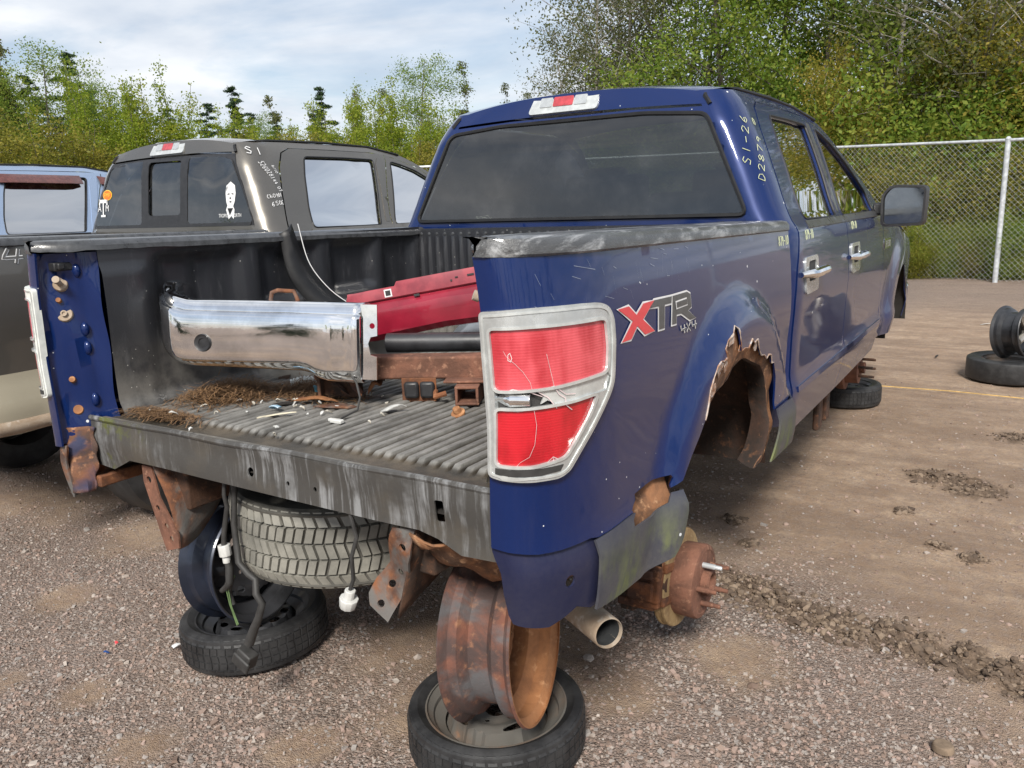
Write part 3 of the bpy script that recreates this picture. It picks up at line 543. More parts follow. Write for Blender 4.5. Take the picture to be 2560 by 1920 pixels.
        mb = MB(); mb.tube([(x, .089+.002*math.sin(x*9), .875+.0055*(x+.8)+.002*math.sin(x*14)) for x in np.linspace(-.79, .79, 30)], .0085, 8); build('sill_lip', mb, M['sill'], sill)
        mb = MB(); mb.box((0, .30, .80), (1.5, .40, .004)); mb.box((0, .42, .78), (1.46, .02, .10)); mb.box((0, 1.0, .845), (1.46, 1.5, .008)); build('bed_underside', mb, M['under'], root)
    else:
        mb = MB(); mb.box((0, .95, .86), (1.48, 1.6, .03)); mb.box((0, 1.77, 1.12), (1.48, .03, .55)); mb.box((0, .04, 1.08), (1.50, .05, .66)); build('bed_floor', mb, M['liner'], root, bevel=.004)
    # ---------------- tailgate jambs
    for sg in ((1, -1) if full else ()):
        zs = np.linspace(.80, 1.40, 40); pl = [(.846, .012), (.842, .030), (.826, .040), (.818, .062), (.796, .080), (.790, .118), (.778, .134), (.760, .146), (.748, .158)]
        G = [[(sg*(x+.006*math.sin(z*17+i*1.3)*(1 if 2 < i < 6 else .2)-.012*float(sm(.95, .80, z))), y+.004*math.sin(z*23+i), z) for i, (x, y) in enumerate(pl)] for z in zs]
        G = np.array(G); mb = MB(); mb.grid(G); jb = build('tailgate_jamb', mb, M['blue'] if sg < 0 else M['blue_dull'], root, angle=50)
        for (z, y, r, L) in ((1.306, .068, .022, .05), (1.212, .068, .024, .014), (1.258, .055, .008, .008), (1.005, .06, .010, .006), (.905, .065, .016, .006)):
            Mx = Matrix.Translation((sg*.812, y, z)) @ Matrix.Rotation(-sg*R_(62), 4, 'Y') @ Matrix.Rotation(R_(38), 4, 'X')
            mb = MB(); mb.lathe([(.0001, .004), (r*.9, .004), (r, .001), (r, -.012)], 20, Mx)
            if L > .01: mb.lathe([(.0001, L*.55), (r*.36, L*.55), (r*.40, L), (r*.22, L), (r*.2, L*.7), (.0001, L*.7)], 14, Mx) if L < .02 else mb.lathe([(.0001, L), (r*.30, L), (r*.5, L), (r*.52, L*.75), (r*.38, L*.7), (r*.38, .004)], 14, Mx)
            build('striker_bolt' if L > .01 else 'bolt', mb, M['pipe'] if L > .01 else M['rust_orange'], jb, angle=40)
        mb = MB(); mb.box((sg*.806, .075, 1.360), (.035, .06, .026)); mb.box((sg*.786, .062, 1.362), (.02, .022, .02)); build('latch_bumper', mb, M['black_trim'], jb, bevel=.004)
        for z in (1.345, 1.16, 1.10, .93, .86):
            mb = MB(); mb.lathe([(.0001, .010), (.006, .009), (.011, .004), (.013, -.004)], 12, Matrix.Translation((sg*.785, .112, z)) @ Matrix.Rotation(-sg*math.pi/2, 4, 'Y') @ Matrix.Scale(1.8, 4, (1, 0, 0))); build('weld_boss', mb, M['blue'], jb)
        if sg < 0:
            mb = MB(); G = [[(-.850+.008*math.sin(z*30)+.06*max(0, .72-z), .024, z), (-.830+.06*max(0, .72-z), .030+.008*math.sin(z*70), z), (-.806+.008*math.sin(z*41)-.05*max(0, .72-z), .052, z), (-.788-.16*max(0, .73-z), .075, z), (-.764+.008*math.sin(z*90)-.38*max(0, .74-z), .078, z)] for z in np.linspace(.850, .630, 22)]
            mb.grid(np.array(G)); build('rusted_corner', mb, M['rust_corner'], jb, solid=.004)
            mb = MB(); mb.box((-.80, .24, .66), (.05, .32, .04)); mb.box((-.72, .38, .68), (.20, .04, .06)); build('rusted_brace', mb, M['rust'], jb, bevel=.006)
    # ---------------- cab
    yrw = lambda z: float(cab_yr(z))
    DG = [(1.93, .715), (1.928, .95), (1.928, 1.10), (1.940, 1.225), (1.968, 1.36), (1.995, 1.45), (2.042, 1.611), (2.104, 1.768), (2.17, 1.855), (2.25, 1.885)]       # rear edge of the rear door
    GB = [(2.905, .545), (2.905, 1.36), (2.925, 1.45), (2.985, 1.601), (3.06, 1.74), (3.115, 1.83), (3.125, 1.875)]
    GA = [(3.985, .60), (3.985, 1.0), (3.975, 1.32), (3.97, 1.40), (3.93, 1.50), (3.60, 1.705), (3.40, 1.80), (3.20, 1.855), (3.125, 1.872)]
    gap = .0035
    top = [(s, min(float(roof_z(s)), 1.924)) for s in (1.99, 2.3, 2.6, 2.9, 3.1, 3.3, 3.45, 3.6, 3.75, 3.9, 4.03)]
    for sg in (1, -1):
        # rear corner pillar with roof side rail and front pillar, one pressing
        opn = [(s-gap, z+gap*.6) for s, z in DG]+[(2.6, 1.889), (3.0, 1.886)]+[(s+gap, z+gap) for s, z in GA[::-1][1:5]]+[(3.93+.012, 1.51), (3.97+gap, 1.40)]
        out = [(1.79, .60)]+[(yrw(z)-.028, z) for z in (1.0, 1.395, 1.45, 1.6, 1.8, 1.86, 1.915)]+top[1:]+[(4.10, 1.42), (3.985, 1.395)]+opn[::-1][1:]+[(1.93, .60)]
        mb = MB(); panel(mb, out, [], cab_surf, st, 0, 0, sg); pil = build('cab_pillar', mb, P, root, angle=40)
        if sg > 0 and full:
            mb = handwriting(MB(), 'S1-26', (1.915, 1.613), (.018, .040), (-.022, .010), cab_surf, .0028, 1.0); handwriting(mb, 'D2879 0', (1.936, 1.552), (.018, .036), (-.020, .010), cab_surf, .0028, 1.0); build('marker_writing', mb, M['chalk_yellow'], pil)
        if sg > 0 and cfg.get('decal44'):
            mb = handwriting(MB(), 'S1', (1.965, 1.845), (.040, -.006), (.010, .042), cab_surf, .005); handwriting(mb, '526028144 07', (1.985, 1.795), (.0035, -.0150), (.025, .006), cab_surf, .004, 1.0)
            handwriting(mb, 'Cb0901', (1.950, 1.580), (.014, .002), (.003, .022), cab_surf, .0035); handwriting(mb, '650E', (1.955, 1.535), (.018, .003), (.003, .024), cab_surf, .004); handwriting(mb, '8/10', (2.045, 1.775), (.003, -.013), (.018, .003), cab_surf, .0035); build('marker_writing', mb, M['chalk_white'], pil)['kind'] = 'stuff'
        # doors
        belt = 1.388
        W1 = rounded([(2.185, 1.402), (2.60, 1.397), (2.80, 1.397), (2.985, 1.833), (2.70, 1.838), (2.345, 1.836), (2.282, 1.718), (2.211, 1.532)], .03)
        W2 = rounded([(2.945, 1.395), (3.30, 1.394), (3.84, 1.394), (3.84, 1.50), (3.60, 1.665), (3.40, 1.765), (3.26, 1.805), (3.16, 1.825), (3.10, 1.70), (3.00, 1.50)], .025)
        d1 = [(s+gap, z-gap*.5) for s, z in DG]+[(2.6, 1.884), (3.0, 1.880), (3.115, 1.872)]+[(s-gap, z) for s, z in GB[::-1]]+[(1.99, .545), (1.955, .60)]
        d2 = [(s+gap, z) for s, z in GB]+[(s-gap, z-gap) for s, z in GA[::-1][1:]]+[(3.98, .56)]
        for nm, dd, WW, hs in (('rear_door', d1, W1, 2.10), ('front_door', d2, W2, 3.055)):
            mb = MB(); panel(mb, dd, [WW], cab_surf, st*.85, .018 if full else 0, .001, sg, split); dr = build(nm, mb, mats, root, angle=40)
            mb = MB(); panel(mb, WW, [], cab_surf, .08, 0, -.012, sg); build('door_window', mb, cfg['side_glass'], dr)
            mb = MB(); q = np.array(resample(WW, .03)+[WW[0]]); Pp = cab_surf(q[:, 0], q[:, 1]); Pp[:, 0] *= sg; mb.tube([tuple(p) for p in Pp], .006, 6, False); build('window_seal', mb, M['rubber_seal'], dr)
            bl = [(min(p[0] for p in WW)-.05, belt-.022), (max(p[0] for p in WW)+(.06 if nm == 'rear_door' else .02), belt-.024), (max(p[0] for p in WW)+(.08 if nm == 'rear_door' else .02), belt+.004), (min(p[0] for p in WW)-.03, belt+.006)]
            mb = MB(); panel(mb, bl, [], cab_surf, .04, .006, .006, sg); build('belt_moulding', mb, M['cap'] if full else P, dr, angle=40)
            mo = [(min(p[0] for p in dd)+.03, .728), (max(p[0] for p in dd)-.01, .728), (max(p[0] for p in dd)-.01, .752), (min(p[0] for p in dd)+.03, .752)]
            mb = MB(); panel(mb, mo, [], cab_surf, .05, .006, .006, sg); build('side_moulding', mb, PD, dr, angle=40)
            if nm == 'rear_door':
                mb = MB(); panel(mb, [(2.86, 1.415), (2.895, 1.415), (3.02, 1.70), (3.075, 1.84), (3.03, 1.845), (2.99, 1.80)], [], cab_surf, .04, .004, .005, sg); build('pillar_trim', mb, M['cap'] if full else P, dr)
            if full or sg > 0:
                cup = rounded([(hs-.095, 1.258), (hs+.125, 1.258), (hs+.125, 1.115), (hs-.095, 1.112)], .03)
                hol = rounded([(hs-.045, 1.240), (hs+.085, 1.240), (hs+.085, 1.160), (hs-.045, 1.160)], .02)
                mb = MB(); panel(mb, cup, [hol], cab_surf, .02, .008, .008, sg); hd = build('door_handle', mb, M['silver_plastic'] if full else P, dr, angle=40)
                mb = MB(); panel(mb, hol, [], cab_surf, .03, 0, .003, sg); build('handle_recess', mb, M['interior'], hd)
                pc = cab_surf(np.array([hs-.14, hs-.06, hs+.15]), np.array([1.195]*3)); pc[:, 0] = (pc[:, 0]+[.004, .034, .034])*sg
                mb = MB(); mb.tube([tuple(pc[0]), tuple(pc[0]*.35+pc[1]*.65), tuple(pc[1]), tuple(pc[2]), (pc[2][0]-sg*.028, pc[2][1]+.01, pc[2][2])], [.010, .017, .019, .019, .012], 10); build('handle_grip', mb, M['chrome'] if full else P, hd)
                if full and sg > 0:
                    mb = handwriting(MB(), '879-10', (hs-.06, 1.325), (.024, 0), (.004, .036), cab_surf, .0035, off=.005); build('marker_writing', mb, M['chalk_yellow'], dr)
        # front wing
        ar = [(4.79+.455*math.cos(a), .56+.455*math.sin(a)) for a in np.linspace(R_(5), R_(172), 16)]
        fw = [(3.992, .63), (3.992, 1.33), (4.06, 1.36), (4.5, 1.30), (5.1, 1.22), (5.55, 1.15), (5.72, 1.02), (5.70, .62), (5.26, .60)]+ar
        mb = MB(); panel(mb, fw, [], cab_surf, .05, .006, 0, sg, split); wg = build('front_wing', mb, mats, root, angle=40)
        if full:
            mb = MB(); panel(mb, rounded([(4.00, 1.225), (4.24, 1.225), (4.24, 1.165), (4.00, 1.165)], .01), [], cab_surf, .04, .006, .006, sg); bd = build('badge', mb, M['chrome'], wg)
            mb = MB(); put_text(mb, 'F150', .055, lambda a, b: tuple((cab_surf(np.array(4.12+sg*a*1.6), np.array(1.175+b))+[.0085, 0, 0])*[sg, 1, 1])); build('badge_letters', mb, M['decal_white'], bd)
        Mx = Matrix.Translation((sg*.62, 4.79, .56)) @ Matrix.Rotation(sg*math.pi/2, 4, 'Y'); mb = MB(); mb.lathe([(.25, 0), (.47, 0), (.475, .36)], 24, Mx, a0=R_(92) if sg > 0 else R_(-88), a1=R_(268) if sg > 0 else R_(88)); build('wheel_house', mb, M['under'], wg)
        mb = MB(); ctr = cab_surf(np.array(5.62), np.array(.98)); mb.box((sg*(ctr[0]-.17), 5.64, .98), (.20, .16, .26)); build('headlight', mb, M['clear_lens'], root, bevel=.03)
        # mirror
        if full or sg > 0:
            mb = MB(); mb.box((sg*1.0, 3.86, 1.405), (.13, .07, .07)); mi_ = build('mirror_arm', mb, M['black_trim'], root, bevel=.012)
            Mr = Matrix.Translation((sg*1.105, 3.80, 1.42)) @ Matrix.Rotation(-sg*R_(8), 4, 'Z')
            op = rounded([(-.115, -.115), (.11, -.105), (.115, .105), (-.075, .115), (-.12, .06)], .03); bk = [(x*.8, y*.8) for x, y in op]
            if sg < 0: op = [(-x, y) for x, y in op]; bk = [(-x, y) for x, y in bk]
            n_ = len(op); v = [Mr @ Vector((x, -.035, y)) for x, y in op]+[Mr @ Vector((x*1.03, .02, y*1.03)) for x, y in op]+[Mr @ Vector((x, .11, y)) for x, y in bk]+[Mr @ Vector((x*.9, -.035, y*.9)) for x, y in op]+[Mr @ Vector((x*.9, -.015, y*.9)) for x, y in op]
            f = [(i+a*n_, (i+1) % n_+a*n_, (i+1) % n_+b*n_, i+b*n_) for a, b in ((0, 1), (1, 2), (0, 3), (3, 4)) for i in range(n_)]+[tuple(range(2*n_, 3*n_))]+[tuple(range(4*n_, 5*n_))]
            mb = MB().add(v, f); ms = build('side_mirror', mb, M['black_trim'], mi_, angle=35)
            mb = MB().add([Mr @ Vector((x*.885, -.0185, y*.885)) for x, y in op], [tuple(range(n_))]); build('mirror_glass', mb, M['mirror'], ms)
    # rear wall, rear window, roof
    w0, w1 = cfg.get('rw', ((.800, 1.432), (.615, 1.822)))
    G = []
    for z in np.linspace(.62, 1.432, 8): xw = float(cab_surf(np.array(yrw(z)-.001), np.array(z))[0]); G.append([(xw*k, yrw(z), z) for k in (-1, -.5, 0, .5, 1)])
    mb = MB(); mb.grid(np.array(G)); cab_back = build('cab_back', mb, P, root, angle=50)
    wo = rounded([(-w0[0], w0[1]), (w0[0], w0[1]), (w1[0], w1[1]+.0), (.35, w1[1]+.022), (-.35, w1[1]+.022), (-w1[0], w1[1])], .035)
    RWf = lambda x, z: np.stack([x, np.array([cab_yr(q) for q in np.atleast_1d(z)])-.03*(1-(np.atleast_1d(x)/.8)**2)*0+.0, z], -1)
    xo = lambda z: float(cab_surf(np.array(yrw(z)-.001), np.array(z))[0])
    fr = [(-xo(1.432), 1.432), (xo(1.432), 1.432), (xo(1.6), 1.6), (xo(1.75), 1.75), (xo(1.85), 1.85), (.30, 1.862), (-.30, 1.862), (-xo(1.85), 1.85), (-xo(1.75), 1.75), (-xo(1.6), 1.6)]
    mb = MB(); panel(mb, fr, [wo], RWf, .05, .006); build('window_surround', mb, P if full else M['black_trim'], cab_back, angle=40)
    if full:
        mb = MB(); panel(mb, wo, [], RWf, .08, 0, .002); rw = build('rear_window', mb, M['glass_dark'], root)
        mb = MB(); q = resample(wo, .03); q.append(q[0]); mb.tube([tuple(RWf(np.array([a]), np.array([b]))[0]+[0, -.004, 0]) for a, b in q], .009, 6, False); build('window_seal', mb, M['rubber_seal'], rw)
    else:
        mb = MB(); ps = [[(-.80, 1.45), (-.27, 1.45), (-.27, 1.852), (-.50, 1.845), (-.605, 1.82), (-.70, 1.65)], [(-.20, 1.505), (.13, 1.505), (.13, 1.835), (-.20, 1.838)], [(.20, 1.45), (.80, 1.45), (.70, 1.65), (.605, 1.815), (.50, 1.838), (.20, 1.852)]]
        panel(mb, wo, [rounded(p, .025) for p in ps], RWf, .06, .006, .004); rw = build('rear_window', mb, cfg.get('rw_frame', M['black_trim']), root, angle=40)
        for i, p in enumerate(ps): mb = MB(); panel(mb, rounded(p, .025), [], RWf, .1, 0, .001-.012*(i == 1)); build('pane', mb, M['glass_dark'], rw)
        if cfg.get('decal44'):
            on = lambda x, z, d: tuple(RWf(np.array([x]), np.array([z]))[0]+[0, -d, 0])
            def flat(pl, d, mt, nm): mb = MB(); panel(mb, pl, [], RWf, .03, 0, d); return build(nm, mb, M[mt], rw)
            ell = lambda cx, cz, a, b, n=28: [(cx+a*math.cos(w), cz+b*math.sin(w)) for w in np.linspace(0, 2*math.pi, n+1)[:-1]]
            flat(ell(-.652, 1.651, .052, .034), .003, 'decal_yellow', 'oval_sticker'); flat(ell(-.652, 1.651, .046, .029), .0045, 'decal_orange', 'oval_sticker')
            mb = MB(); put_text(mb, 'FMF', .042, lambda a, b: on(-.652+a*.95, 1.637+b, .006)); build('sticker_letters', mb, M['decal_yellow'], rw)
            mb = MB(); put_text(mb, 'T', .15, lambda a, b: on(-.700+a*.85, 1.512+b, .004)); put_text(mb, 'A', .06, lambda a, b: on(-.742+a, 1.545+b, .004)); put_text(mb, 'M', .06, lambda a, b: on(-.655+a*.9, 1.545+b, .004))
            for (cx, cz, hw, hh) in ((-.700, 1.613, .05, .010), (-.700, 1.515, .026, .007), (-.743, 1.605, .007, .02), (-.657, 1.605, .007, .02)): panel(mb, [(cx-hw, cz-hh), (cx+hw, cz-hh), (cx+hw, cz+hh), (cx-hw, cz+hh)], [], RWf, .05, 0, .0042)
            build('letter_sticker', mb, M['decal_white'], rw)
            fx, fz = .605, 1.60
            flat([(fx-.045, fz+.02), (fx-.038, fz+.065), (fx, fz+.088), (fx+.038, fz+.065), (fx+.045, fz+.02), (fx+.036, fz-.03), (fx+.024, fz-.055), (fx+.036, fz-.075), (fx+.030, fz-.13), (fx+.008, fz-.110), (fx-.016, fz-.13), (fx-.040, fz-.075), (fx-.028, fz-.05), (fx-.038, fz-.03)], .003, 'decal_white', 'portrait_sticker')
            mb = MB()
            for pl in ([(fx-.026, fz+.018), (fx-.008, fz+.020), (fx-.008, fz+.014), (fx-.026, fz+.012)], [(fx+.010, fz+.020), (fx+.028, fz+.018), (fx+.028, fz+.012), (fx+.010, fz+.014)], [(fx-.012, fz-.030), (fx, fz-.024), (fx+.014, fz-.030), (fx, fz-.034)], [(fx-.004, fz+.004), (fx+.008, fz-.012), (fx-.008, fz-.014)], [(fx-.026, fz-.066), (fx+.024, fz-.066), (fx+.008, fz-.090), (fx-.004, fz-.108)], [(fx-.034, fz+.03), (fx-.026, fz+.062), (fx-.036, fz+.052)]): panel(mb, pl, [], RWf, .03, 0, .0046)
            build('portrait_lines', mb, M['decal_black'], rw)
            mb = MB(); put_text(mb, 'TROPICAL NORTH', .030, lambda a, b: on(.60+a*.80, 1.482+b, .003)); build('sticker_letters', mb, M['decal_white'], rw)
    ys = np.concatenate([np.linspace(1.995, 2.06, 3), np.linspace(2.15, 3.28, 14)]); G = []
    zb = 1.86
    for z_, y_ in ((zb, yrw(zb)), (1.89, yrw(1.89)), (1.912, yrw(1.912)+.002)):
        xw = xo(z_); cr = .014+.034*(z_-zb)/.052; G.append([(xw*k, y_, z_+cr*(1-abs(k)**2.4)-(.0 if z_ > zb else .0)) for k in np.linspace(-1, 1, 21)])
    for y in ys:
        ze = min(float(roof_z(y)), 1.924) if y < 3 else float(roof_z(y)); b = float(np.clip((y-1.90)/.15, 0, 1)); xw = float(cprof(ze))-.10*(1-b)**2; G.append([(xw*k, y-.03*abs(k)**3*0, ze+.046*(1-abs(k)**2.4)*(1 if y < 2.8 else 1)) for k in np.linspace(-1, 1, 21)])
    mb = MB(); mb.grid(np.array(G)); rf = build('roof', mb, P, root, angle=35)
    for sg in (1, -1):
        mb = MB(); pts = [(sg*(xo(1.855)+.006), yrw(1.855)-.002, 1.857), (sg*(xo(1.89)+.003), yrw(1.89)-.004, 1.892), (sg*(xo(1.915)+.004), 2.0, 1.922), (sg*(float(cprof(1.92))-.012), 2.12, 1.928), (sg*(float(cprof(1.92))-.010), 2.6, 1.934), (sg*(float(cprof(1.92))-.005), 3.0, 1.924), (sg*float(cprof(1.87))-.0, 3.28, 1.876)]
        mb.tube([(a, b+.003, c_+.001) for a, b, c_ in pts], .009, 6); build('roof_ditch_moulding', mb, M['rubber_seal'], rf)
    G = []
    for y in np.linspace(3.285, 4.14, 12): ze = float(roof_z(y)); xw = float(cprof(ze)); G.append([(xw*k, y+.10*(1-k*k), ze+.045*(1-abs(k)**2.4)) for k in np.linspace(-1, 1, 13)])
    mb = MB(); mb.grid(np.array(G)); build('windscreen', mb, M['glass_clear'], root, angle=60)
    # high brake lamp
    bl = thing_part = MB(); cx = -.035
    zf = lambda x, z: np.stack([x, np.array([cab_yr(q) for q in np.atleast_1d(z)])-.02+.04*(np.atleast_1d(z)-1.90), z], -1)
    BO = rounded([(-.205+.0, 1.882), (.135, 1.884), (.130, 1.958), (-.185, 1.962)], .02)
    ring = lambda a, b, x0, x1: rounded([(x0, a), (x1, a), (x1, b), (x0, b)], .006)
    mb = MB(); panel(mb, BO, [], zf, .03, .055, 0); lamp = build('high_brake_light', mb, M['clear_lens'], root, angle=35)
    for x0, x1, mt, nm in ((-.085, .012, 'red_faded', 'red_lens'), (-.150, -.090, 'silver_plastic', 'cargo_lens'), (.018, .078, 'silver_plastic', 'cargo_lens')): mb = MB(); panel(mb, ring(1.908, 1.948, x0, x1), [], zf, .03, .004, .003); build(nm, mb, M[mt], lamp)
    # interior
    mb = MB()
    for sg in (1, -1): mb.box((sg*.86, 2.95, .98), (.02, 2.0, .72))
    mb.box((0, 2.95, .64), (1.72, 2.1, .04)); mb.box((0, 4.0, 1.10), (1.70, .30, .50)); mb.box((0, 1.95, 1.10), (1.6, .04, .5)); build('cab_interior', mb, M['interior'], root)
    for x, y, w_, h_ in ((-.40, 2.10, .62, .26), (.42, 2.10, .62, .26), (-.38, 3.05, .5, .52), (.40, 3.05, .5, .52)):
        mb = MB(); mb.box((x, y, 1.10+h_/2-.05), (w_, .14, h_+.15), Matrix.Identity(4)); mb.box((x, y, 1.34+h_*.6-.05), (.27, .09, .17)); mb.box((x, y+.3, .98), (w_, .5, .16)); build('seat', mb, M['seat'], root, bevel=.04, seg=3)
    # bonnet, front end
    G = [[(.93*k*(1-.06*(y-4.1)/1.5), y, 1.355-.10*((y-4.05)/1.6)**2-.05*abs(k)**3+.02) for k in np.linspace(-1, 1, 9)] for y in np.linspace(4.0, 5.62, 12)]; G.append([(.86*k, 5.72, 1.12) for k in np.linspace(-1, 1, 9)])
    mb = MB(); mb.grid(np.array(G)); build('bonnet', mb, P, root, angle=40)
    mb = MB(); mb.box((0, 5.70, .95), (1.40, .06, .30)); build('grille', mb, M['black_trim'], root, bevel=.02); mb = MB(); mb.box((0, 5.76, .68), (1.86, .14, .24)); build('front_bumper', mb, M['chrome'], root, bevel=.03)
    return root
# ------------------------------------------------------------------ the trucks
blue = truck(dict(label='dark blue crew cab pickup truck with missing tailgate and wheels', loc=(0, 0, 0), paint=M['blue'], side_glass=M['glass_side'], full=True))
grey = truck(dict(label='dark grey crew cab pickup truck with stickers in its rear window', loc=(-2.918, .113, 0), paint=M['grey'], lower=M['tan'], two=True, side_glass=M['glass_mirror'], full=False, decal44=True))
third = truck(dict(label='silver blue pickup truck with brown visors over its side windows', loc=(-5.72, -.30, 0), paint=M['silver_blue'], side_glass=M['glass_mirror'], full=False, rw_frame=M['black_trim']))
for sg in (1,):
    for a, b in (((2.26, 1.800), (2.93, 1.790)), ((3.08, 1.790), (3.52, 1.72))):
        G = []
        for k in np.linspace(0, 1, 12):
            s = a[0]+(b[0]-a[0])*k; z = a[1]+(b[1]-a[1])*k; e = .35+.65*min(1, k*9, (1-k)*9)
            p = cab_surf(np.array(s), np.array(z+.062)); q = cab_surf(np.array(s), np.array(z-.005)); G.append([p+[.004, 0, 0], p*.35+q*.65+[.045*e, 0, 0], q+[.050*e, 0, 0], q+[.046*e, 0, -.004], p*.35+q*.65+[.041*e, 0, 0], p+[.0, 0, 0]])
        mb = MB(); mb.grid(np.array(G)); build('window_visor', mb, M['visor'], third)
for r_, sgs in ((grey, (1, -1)), (third, (1, -1))):                    # road wheels and step bars of the two trucks behind
    for sg in sgs:
        if r_ is grey:
            mb = MB(); mb.tube([(sg*.965, y, .625+.004*math.sin(y*3)) for y in np.linspace(.20, 4.0, 12)], .034, 12); build('step_bar', mb, M['pipe'], r_)
        for y in (1.12, 4.79):
            Mx = Matrix.Translation((sg*.83, y, .33)) @ Matrix.Rotation(sg*math.pi/2, 4, 'Y')
            mb = MB(); mb.lathe([(.235, -.12), (.33, -.135), (.375, -.12), (.39, -.08), (.39, .08), (.375, .12), (.33, .135), (.235, .12)], 40, Mx, True); w_ = build('tyre', mb, M['tyre'], r_)
            mb = MB(); mb.lathe([(.0001, .09), (.08, .09), (.12, .06), (.20, .07), (.225, .115), (.24, .118), (.24, .0)], 30, Mx); build('rim', mb, M['alloy'], w_)
# ------------------------------------------------------------------ underbody of the blue truck
def holes_plate(outline, holes, fn, name, mat, parent, thick=.006, step=.03, solid=True):
    mb = MB(); panel(mb, outline, holes, fn, step, thick); return build(name, mb, mat, parent, angle=40)
circ = lambda x, z, r, n=10: [(x+r*math.cos(a), z+r*math.sin(a)) for a in np.linspace(0, 2*math.pi, n+1)[:-1]]
for sg in (1, -1):
    mb = MB(); pts = [(sg*.49, y, z) for y, z in ((.18, .66), (.75, .66), (1.0, .70), (1.35, .70), (1.7, .60), (2.1, .53), (4.1, .53), (4.5, .62), (5.4, .62))]
    for (a, b) in zip(pts, pts[1:]):
        a, b = Vector(a), Vector(b); d = (b-a); Mx = Matrix.Translation((a+b)/2) @ d.to_track_quat('Y', 'Z').to_matrix().to_4x4(); mb.box((0, 0, 0), (.07, d.length+.012, .15), Mx)
    build('frame_rail', mb, M['rust_dark'], blue, bevel=.008)
# left bumper horn: a side plate and a rear flange
fl = [(-.593, .735), (-.545, .735), (-.523, .639), (-.449, .526), (-.453, .481), (-.520, .458), (-.545, .53), (-.595, .68)]
horn = holes_plate(fl, [circ(-.565, .69, .012), circ(-.538, .60, .010), circ(-.505, .545, .010), circ(-.486, .505, .010)], lambda x, z: np.stack([x, .118+0*x, z], -1), 'bumper_bracket', M['rust_red'], blue)
mb = MB(); G = []
for k, y in enumerate(np.linspace(.120, .44, 10)):
    b_ = .475+.19*max(0, (y-.16)/.28)**1.5; row = []
    for j, q in enumerate(np.linspace(0, 1, 8)): z = .755+(b_-.755)*q; xa = -.545+(.735-z)*.33*(1-.6*(y-.12)/.32) if z < .735 else -.545; row.append((xa+.03*math.sin(q*3.1), y, z))
    G.append(row)
mb.grid(np.array(G)); build('bracket_side_plate', mb, M['rust_grey'], horn, solid=.006)
flR = [(.459, .735), (.517, .735), (.510, .67), (.477, .598), (.420, .468), (.364, .503), (.360, .535), (.375, .575), (.410, .62), (.414, .655)]
hornR = holes_plate(flR, [circ(.487, .687, .011), circ(.444, .597, .010), circ(.417, .562, .010), circ(.396, .512, .010), [(.468, .665), (.49, .665), (.475, .61), (.462, .615)]][:4], lambda x, z: np.stack([x, .118+.02*np.sin((x+z)*20), z], -1), 'bumper_bracket', M['rust_grey'], blue)
mb = MB(); G = []
for y in np.linspace(.120, .46, 8): G.append([(.517-.30*max(0, .735-z)+.0, y, z+.10*((y-.12)/.34)*(1-(z-.47)/.27)) for z in np.linspace(.735, .475, 8)])
mb.grid(np.array(G)); build('bracket_side_plate', mb, M['rust_dark'], hornR, solid=.006)
mb = MB(); G = [[(x, .14+.05*math.sin(x*9)+.10*q, .725-.13*q*(1-abs(x-.66)*2.2)+.012*math.sin(x*40+q*9)) for q in np.linspace(0, 1, 7)] for x in np.linspace(.52, .83, 16)]
mb.grid(np.array(G)); build('rusted_crossmember', mb, M['rust_lip'], blue, solid=.006)
mb = MB(); mb.box((0, .66, .66), (.92, .09, .08)); mb.box((0, 1.72, .60), (.92, .10, .09)); mb.box((0, 3.0, .52), (.92, .14, .06)); build('crossmember', mb, M['rust_dark'], blue, bevel=.01)
mb = MB(); mb.tube([(-.78, 1.15, .245), (-.16, 1.15, .245)], .045, 14); mb.tube([(.02, 1.15, .245), (.76, 1.15, .245)], .045, 14); mb.tube([(-.2, 1.15, .245), (-.14, 1.15, .245), (-.10, 1.15, .245), (.0, 1.15, .245), (.06, 1.15, .245)], [.05, .12, .14, .13, .05], 18); mb.tube([(-.06, 1.15, .25), (-.06, 1.45, .27)], [.1, .05], 14); build('rear_axle', mb, M['rust_dark'], blue, angle=50)
